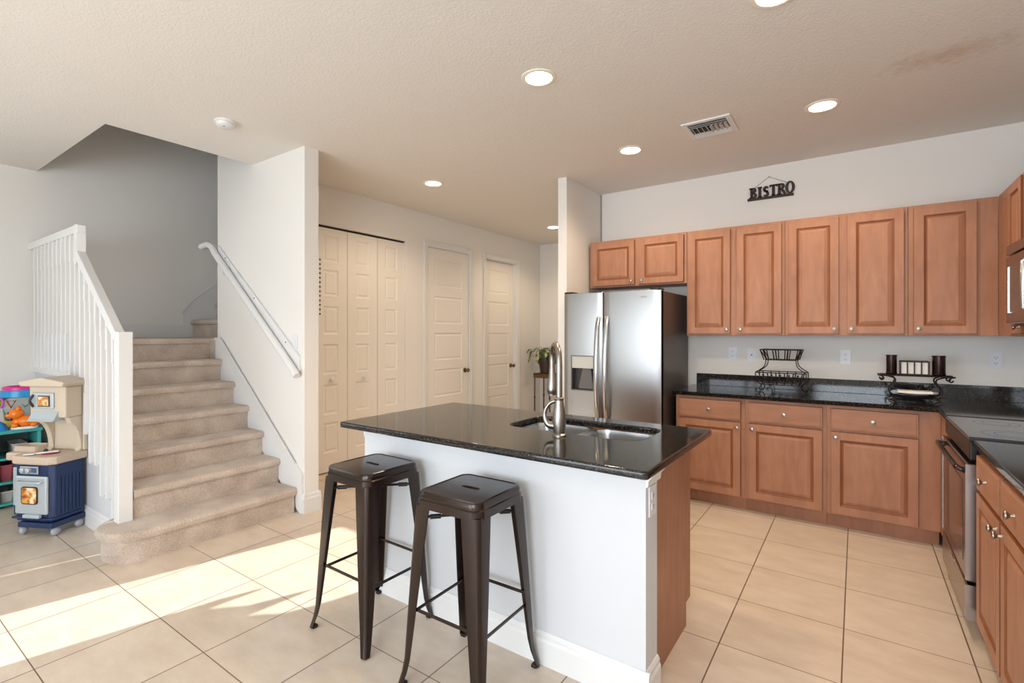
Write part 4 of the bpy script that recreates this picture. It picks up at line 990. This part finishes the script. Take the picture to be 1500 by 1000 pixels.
# back board, hood and microwave
bm = bmesh.new(); prism(bm, [(-.27, .548), (-.28, 1.03), (.01, 1.03), (.022, .548)], .20, .232, 'y'); obj('back_board', bm, BEIGE, tk, bevel=.008)
for xa in (-.262, -.03):
    pr = [(.20, .548), (.20, .80), (.10, .80)]+[(.10+.085*math.sin(a), .76-.19*(1-math.cos(a))) for a in [PI/2*k/6 for k in range(1, 7)]]+[(.17, .548)]
    bm = bmesh.new(); prism(bm, pr, xa, xa+.04, 'x'); obj('arched_support', bm, BEIGE, tk, bevel=.005)
bm = bmesh.new(); prism(bm, [(-.272, .80), (-.282, 1.02), (.012, 1.02), (.014, .80)], .075, .20, 'y'); obj('hood', bm, BEIGE, tk, bevel=.010)
bm = bmesh.new(); prism(bm, [(-.30, 1.02), (-.315, 1.04), (-.315, 1.052), (-.13, 1.085), (.05, 1.052), (.05, 1.04), (.035, 1.02)], .03, .24, 'y'); obj('hood_roof', bm, BEIGE, tk, bevel=.008)
mp_ = obj('microwave_door', B((-.25, -.07, .062, .076, .862, .975)), SILV, tk, bevel=.006)
obj('window_frame', B((-.19, -.095, .058, .063, .878, .955)), DARKF, mp_, bevel=.003)
obj('window_picture', B((-.183, -.102, .056, .059, .885, .948)), food('microwave_picture', (190, 110, 50), (236, 214, 170), 20), mp_)
bm = bmesh.new(); tube(bm, smoothp([(-.228, .062, .875), (-.238, .045, .918), (-.228, .062, .96)], 4), .008, 8); obj('handle', bm, DARKF, mp_, smooth=True)
bm = bmesh.new(); prism(bm, [(.045, .795), (.03, .778), (.19, .778), (.19, .85), (.075, .85)], -.25, -.04, 'x'); obj('range_hood_wedge', bm, SILV, tk, bevel=.004)
# spatula on the counter
bm = bmesh.new(); tube(bm, [(0, 0, 0), (.12, .02, .004)], .006, 8); box(bm, -.06, 0, -.022, .022, -.004, .003)
o = obj('toy_spatula', bm, mat('white_plastic', (232, 232, 228), .35), smooth=False, bevel=.002); o.location = (-4.665, .925, .5575); o.rotation_euler = (0, 0, math.radians(55)); tag(o, 'white toy spatula lying on the counter of the toy kitchen', 'toy')
bm = bmesh.new(); ball(bm, (0, 0, .014), .014, 14, (1, 1, .9)); o = obj('toy_vegetable', bm, mat('dark_green_plastic', (40, 60, 44), .3), smooth=True, loc=(-4.70, .985, .5485)); tag(o, 'small dark green toy vegetable on the toy kitchen counter', 'toy')

# shape bucket
sb = thing('shape_bucket', 'clear toy bucket with pink and blue rim and coloured shape rings on the teal shelf', 'toy', (-5.735, 1.045, .618))
bm = bmesh.new(); lathe(bm, [(.105, 0), (.112, .006), (.105, .05), (.095, .055)], 30); obj('base', bm, mat('yellow_plastic', (240, 190, 60), .35), sb, smooth=True)
CL = mat('clear_plastic', (240, 244, 240), .08, trans=.9); CL.node_tree.nodes['Principled BSDF'].inputs['IOR'].default_value = 1.15
bm = bmesh.new(); lathe(bm, [(.095, .055), (.112, .20), (.115, .25)], 30, caps=False); o = obj('clear_wall', bm, CL, sb, smooth=True); q = o.modifiers.new('t', 'SOLIDIFY'); q.thickness = .002
bm = bmesh.new(); lathe(bm, [(.117, .245), (.125, .25), (.122, .30), (.112, .305), (.112, .25)], 30, caps=False); obj('blue_band', bm, mat('sky_blue_plastic', (40, 150, 210), .3), sb, smooth=True)
bm = bmesh.new(); lathe(bm, [(.090, .30), (.112, .304), (.112, .325), (.100, .333), (.088, .325), (.090, .30)], 30, caps=False); obj('pink_rim', bm, mat('pink_plastic', (226, 50, 140), .3), sb, smooth=True)
for k, (c, n_) in enumerate((((200, 210, 60), 10), ((206, 90, 190), 16), ((226, 90, 40), 3), ((60, 140, 190), 4), ((120, 190, 70), 5))):
    a0 = math.radians(-112+38*k); ctr = Vector((math.cos(a0), math.sin(a0), 0))*.128; tdir = Vector((-math.sin(a0), math.cos(a0), 0))
    pts = [ctr+tdir*.034*math.cos(a)+Vector((0, 0, .205+.036*math.sin(a))) for a in [2*PI*j/n_-PI/2 for j in range(n_)]]
    bm = bmesh.new(); tube(bm, pts, .008, 8, closed=True); obj('shape_ring', bm, mat('ring_plastic_%d' % k, c, .3), sb, smooth=True)
# orange animal
an = thing('toy_animal', 'orange plastic cat toy with bow tie sitting on the teal shelf', 'toy', (-5.552, 1.03, .6175), math.radians(75))
bm = bmesh.new(); prism(bm, rrect(-.075, .085, -.05, .05, .045, 8), 0, .02); obj('white_base', bm, mat('white_plastic', (232, 232, 228), .35), an, bevel=.006)
bm = bmesh.new(); ball(bm, (.015, 0, .062), .055, 22, (1.15, .85, .85)); ball(bm, (-.035, 0, .06), .036, 18, (1, .9, 1.0)); ball(bm, (.07, 0, .055), .033, 16)
for x in (-.05, .06):
    for y in (-.035, .035): ball(bm, (x, y, .032), .022, 12, (1, 1, .9))
obj('body', bm, OR, an, smooth=True)
bm = bmesh.new(); ball(bm, (-.045, 0, .125), .047, 22, (1.05, 1.05, .92)); ball(bm, (-.085, 0, .112), .024, 14, (1, 1.3, .8)); tk_ = []
for y in (-.03, .03): ball(bm, (-.03, y, .165), .016, 12, (1, .8, 1.1))
hd_ = obj('head', bm, OR, an, smooth=True)
bm = bmesh.new()
for y in (-.022, .022): ball(bm, (-.086, y, .135), .007, 8, (1, 1, 1.3))
obj('eye', bm, BLACK, hd_, smooth=True)
bm = bmesh.new(); tube(bm, smoothp([(.09, 0, .07), (.105, 0, .10), (.095, 0, .125), (.08, 0, .12)], 4), .012, 8); obj('tail', bm, OR, an, smooth=True)
bm = bmesh.new(); ball(bm, (-.072, -.012, .082), .011, 8, (.7, 1.3, 1)); ball(bm, (-.072, .012, .082), .011, 8, (.7, 1.3, 1)); obj('bow_tie', bm, mat('maroon_plastic', (110, 30, 40), .4), an, smooth=True)
bm = bmesh.new(); lathe(bm, [(.07, 0), (.066, .01), (.05, .045), (.02, .07), (.001, .075)], 24); o = obj('toy_dome', bm, mat('bright_blue_plastic', (20, 140, 210), .3), smooth=True, loc=(-5.60, .885, .6175)); tag(o, 'bright blue domed toy left of the orange cat toy on the shelf', 'toy')
